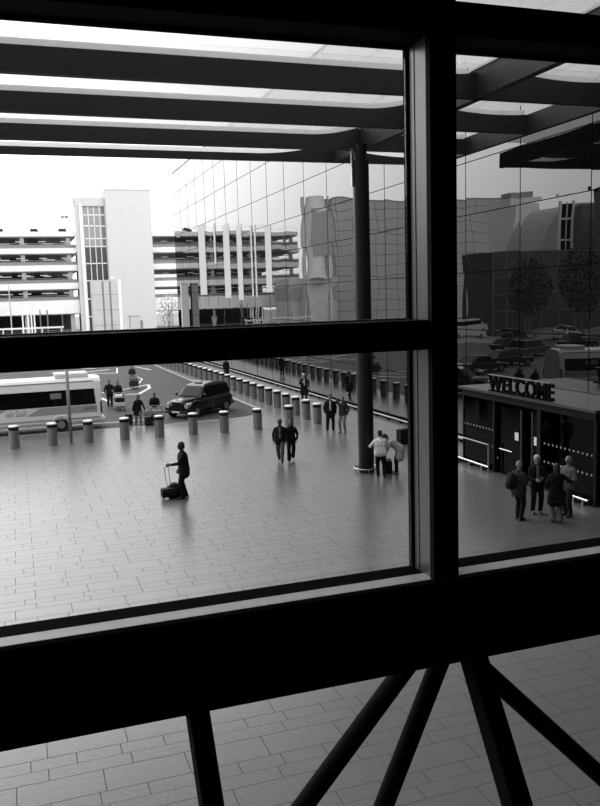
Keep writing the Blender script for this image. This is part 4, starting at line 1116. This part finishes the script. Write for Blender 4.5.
sb = empty('holdall', (4.62, 26.62, 0), R(-4)); tag(sb, 'black soft holdall slumped against the wheeled case at the man\'s feet', 'bag')
bm = bmesh.new(); bm_ball(bm, (0, 0, .24), (.28, .19, .235), 20, 12); bm_box(bm, -.2, .24, -.14, .14, .0, .2); me = voxel(bm, .015, 4); me.name = 'bag_body'; me.materials.append(M['bag'])
o = bpy.data.objects.new('bag_body', me); COL.objects.link(o); o.parent = sb
bm = bmesh.new(); bm_path(bm, [(-.15, -.1, .4), (-.08, -.12, .52), (.06, -.12, .52), (.13, -.1, .4)], .012); obj('handle', bm, M['bag'], sb)

def suitcase(name, label, loc, rz, w_, d_, h_, m, handle=1.0, cat='suitcase', pull=True):
    r = empty(name, loc, R(rz)); tag(r, label, cat)
    box('shell', -w_/2, w_/2, -d_/2, d_/2, .05 if pull else 0, h_, M[m], r, bevel=.035)
    box('zip_band', -w_/2-.004, w_/2+.004, -.012, .012, .08 if pull else .02, h_-.02, M['band'], r)
    if pull:
        bm = bmesh.new(); bm_path(bm, [(-.1, d_/2-.03, h_-.02), (-.1, d_/2-.03, handle), (.1, d_/2-.03, handle), (.1, d_/2-.03, h_-.02)], .01); obj('pull_handle', bm, M['railing'], r)
        wheels(r, [(-w_/2+.06, -d_/2+.05), (w_/2-.06, -d_/2+.05), (-w_/2+.06, d_/2-.05), (w_/2-.06, d_/2-.05)], .028)
    else:
        bm = bmesh.new(); bm_path(bm, [(-.08, 0, h_-.01), (-.07, 0, h_+.03), (.07, 0, h_+.03), (.08, 0, h_-.01)], .01); obj('carry_handle', bm, M['band'], r)
    return r
suitcase('suitcase', 'large upright black suitcase standing past the bending woman by the mullion', (15.45, 31.4, 0), 15, .58, .32, .74, 'bag', .95)
suitcase('suitcase', 'small black case pulled by the stooping person at the kerb', (5.35, 43.75, RZD), 10, .38, .24, .62, 'bag', .98)
suitcase('suitcase', 'dark bag on the ground between the white-shirted man and the bending woman', (12.5, 26.75, 0), 70, .55, .3, .5, 'bag', .6)
hb = empty('handbag', (6.28, 43.45, RZD+.5), R(10)); tag(hb, 'striped handbag hanging from the stooping person at the kerb', 'bag')
box('bag_body', -.19, .19, -.07, .07, 0, .28, M['bag_grey'], hb, bevel=.04)
bm = bmesh.new(); bm_path(bm, [(-.12, 0, .26), (-.08, 0, .48), (.08, 0, .48), (.12, 0, .26)], .01); obj('handle', bm, M['band'], hb)

def trolley(label, loc, rz):
    r = empty('luggage_trolley', loc, R(rz)); tag(r, label, 'trolley')
    boxes('platform', [(-.30, .30, -.02, .0, .20, .24), (-.28, -.25, -.0, .9, .2, .23), (.25, .28, 0, .9, .2, .23), (-.2, .2, .88, .92, .2, .24)] + [(-.26, .26, .1+k*.15, .14+k*.15, .2, .225) for k in range(6)], M['steel'], r)
    bm = bmesh.new(); bm_path(bm, [(-.3, 0, .22), (-.3, -.1, 1.0), (.3, -.1, 1.0), (.3, 0, .22)], .016); bm_path(bm, [(-.3, -.04, .55), (.3, -.04, .55)], .012); obj('handle_frame', bm, M['steel'], r)
    boxes('basket', [(-.28, .28, -.03, .14, .78, .80), (-.28, .28, .12, .14, .80, .92)], M['railing'], r)
    for p in ((-.26, .02), (.26, .02), (0, .84)):
        bm = bmesh.new(); bm_cyl(bm, (p[0]-.02, p[1], .09), (p[0]+.02, p[1], .09), .09, n=16); obj('wheel', bm, M['rubber'], r)
        box('fork', p[0]-.03, p[0]+.03, p[1]-.02, p[1]+.02, .09, .21, M['steel'], r)
    return r
def load(tag_, tx_, ty_, rz, items):
    ca, sa = math.cos(R(rz)), math.sin(R(rz))
    for (nm, lb_, x, y, z, w_, d_, h_, m) in items:
        suitcase(nm, lb_, (tx_ + x*ca - y*sa, ty_ + x*sa + y*ca, z + RZD), rz, w_, d_, h_, m, pull=False)
for (tx_, ty_, rz, lb_, items) in [
    (5.73, 50.9, 175, 'steel luggage trolley piled with pale bags in the middle of the road', [
        ('suitcase', 'large pale case lying lowest on the piled trolley', 0, .42, .25, .62, .62, .24, 'light_cloth'),
        ('suitcase', 'dark case in the middle of the piled trolley', 0, .38, .53, .56, .5, .2, 'bag'),
        ('holdall', 'white bag on top of the piled trolley', .05, .34, .77, .46, .34, .18, 'white_cloth')]),
    (8.2, 62.9, 177, 'farthest luggage trolley with dark cases on the road', [
        ('suitcase', 'dark case lowest on the farthest trolley', 0, .42, .25, .7, .6, .3, 'dark_cloth'),
        ('suitcase', 'grey case on top of the farthest trolley', 0, .38, .59, .6, .4, .26, 'grey_cloth')]),
    (6.82, 43.55, 172, 'luggage trolley half hidden behind the fifth front bollard', [
        ('suitcase', 'black case lowest on the trolley behind the fifth front bollard', -.02, .36, .25, .7, .5, .3, 'bag'),
        ('suitcase', 'grey patterned bag on the trolley behind the fifth front bollard', 0, .30, .59, .5, .36, .22, 'bag_grey')])]:
    trolley(lb_, (tx_, ty_, RZD), rz); load(lb_, tx_, ty_, rz, items)
suitcase('suitcase', 'black case on the road left of the trolley behind the fifth front bollard', (6.3, 43.0, RZD), 20, .42, .26, .5, 'bag', .6)
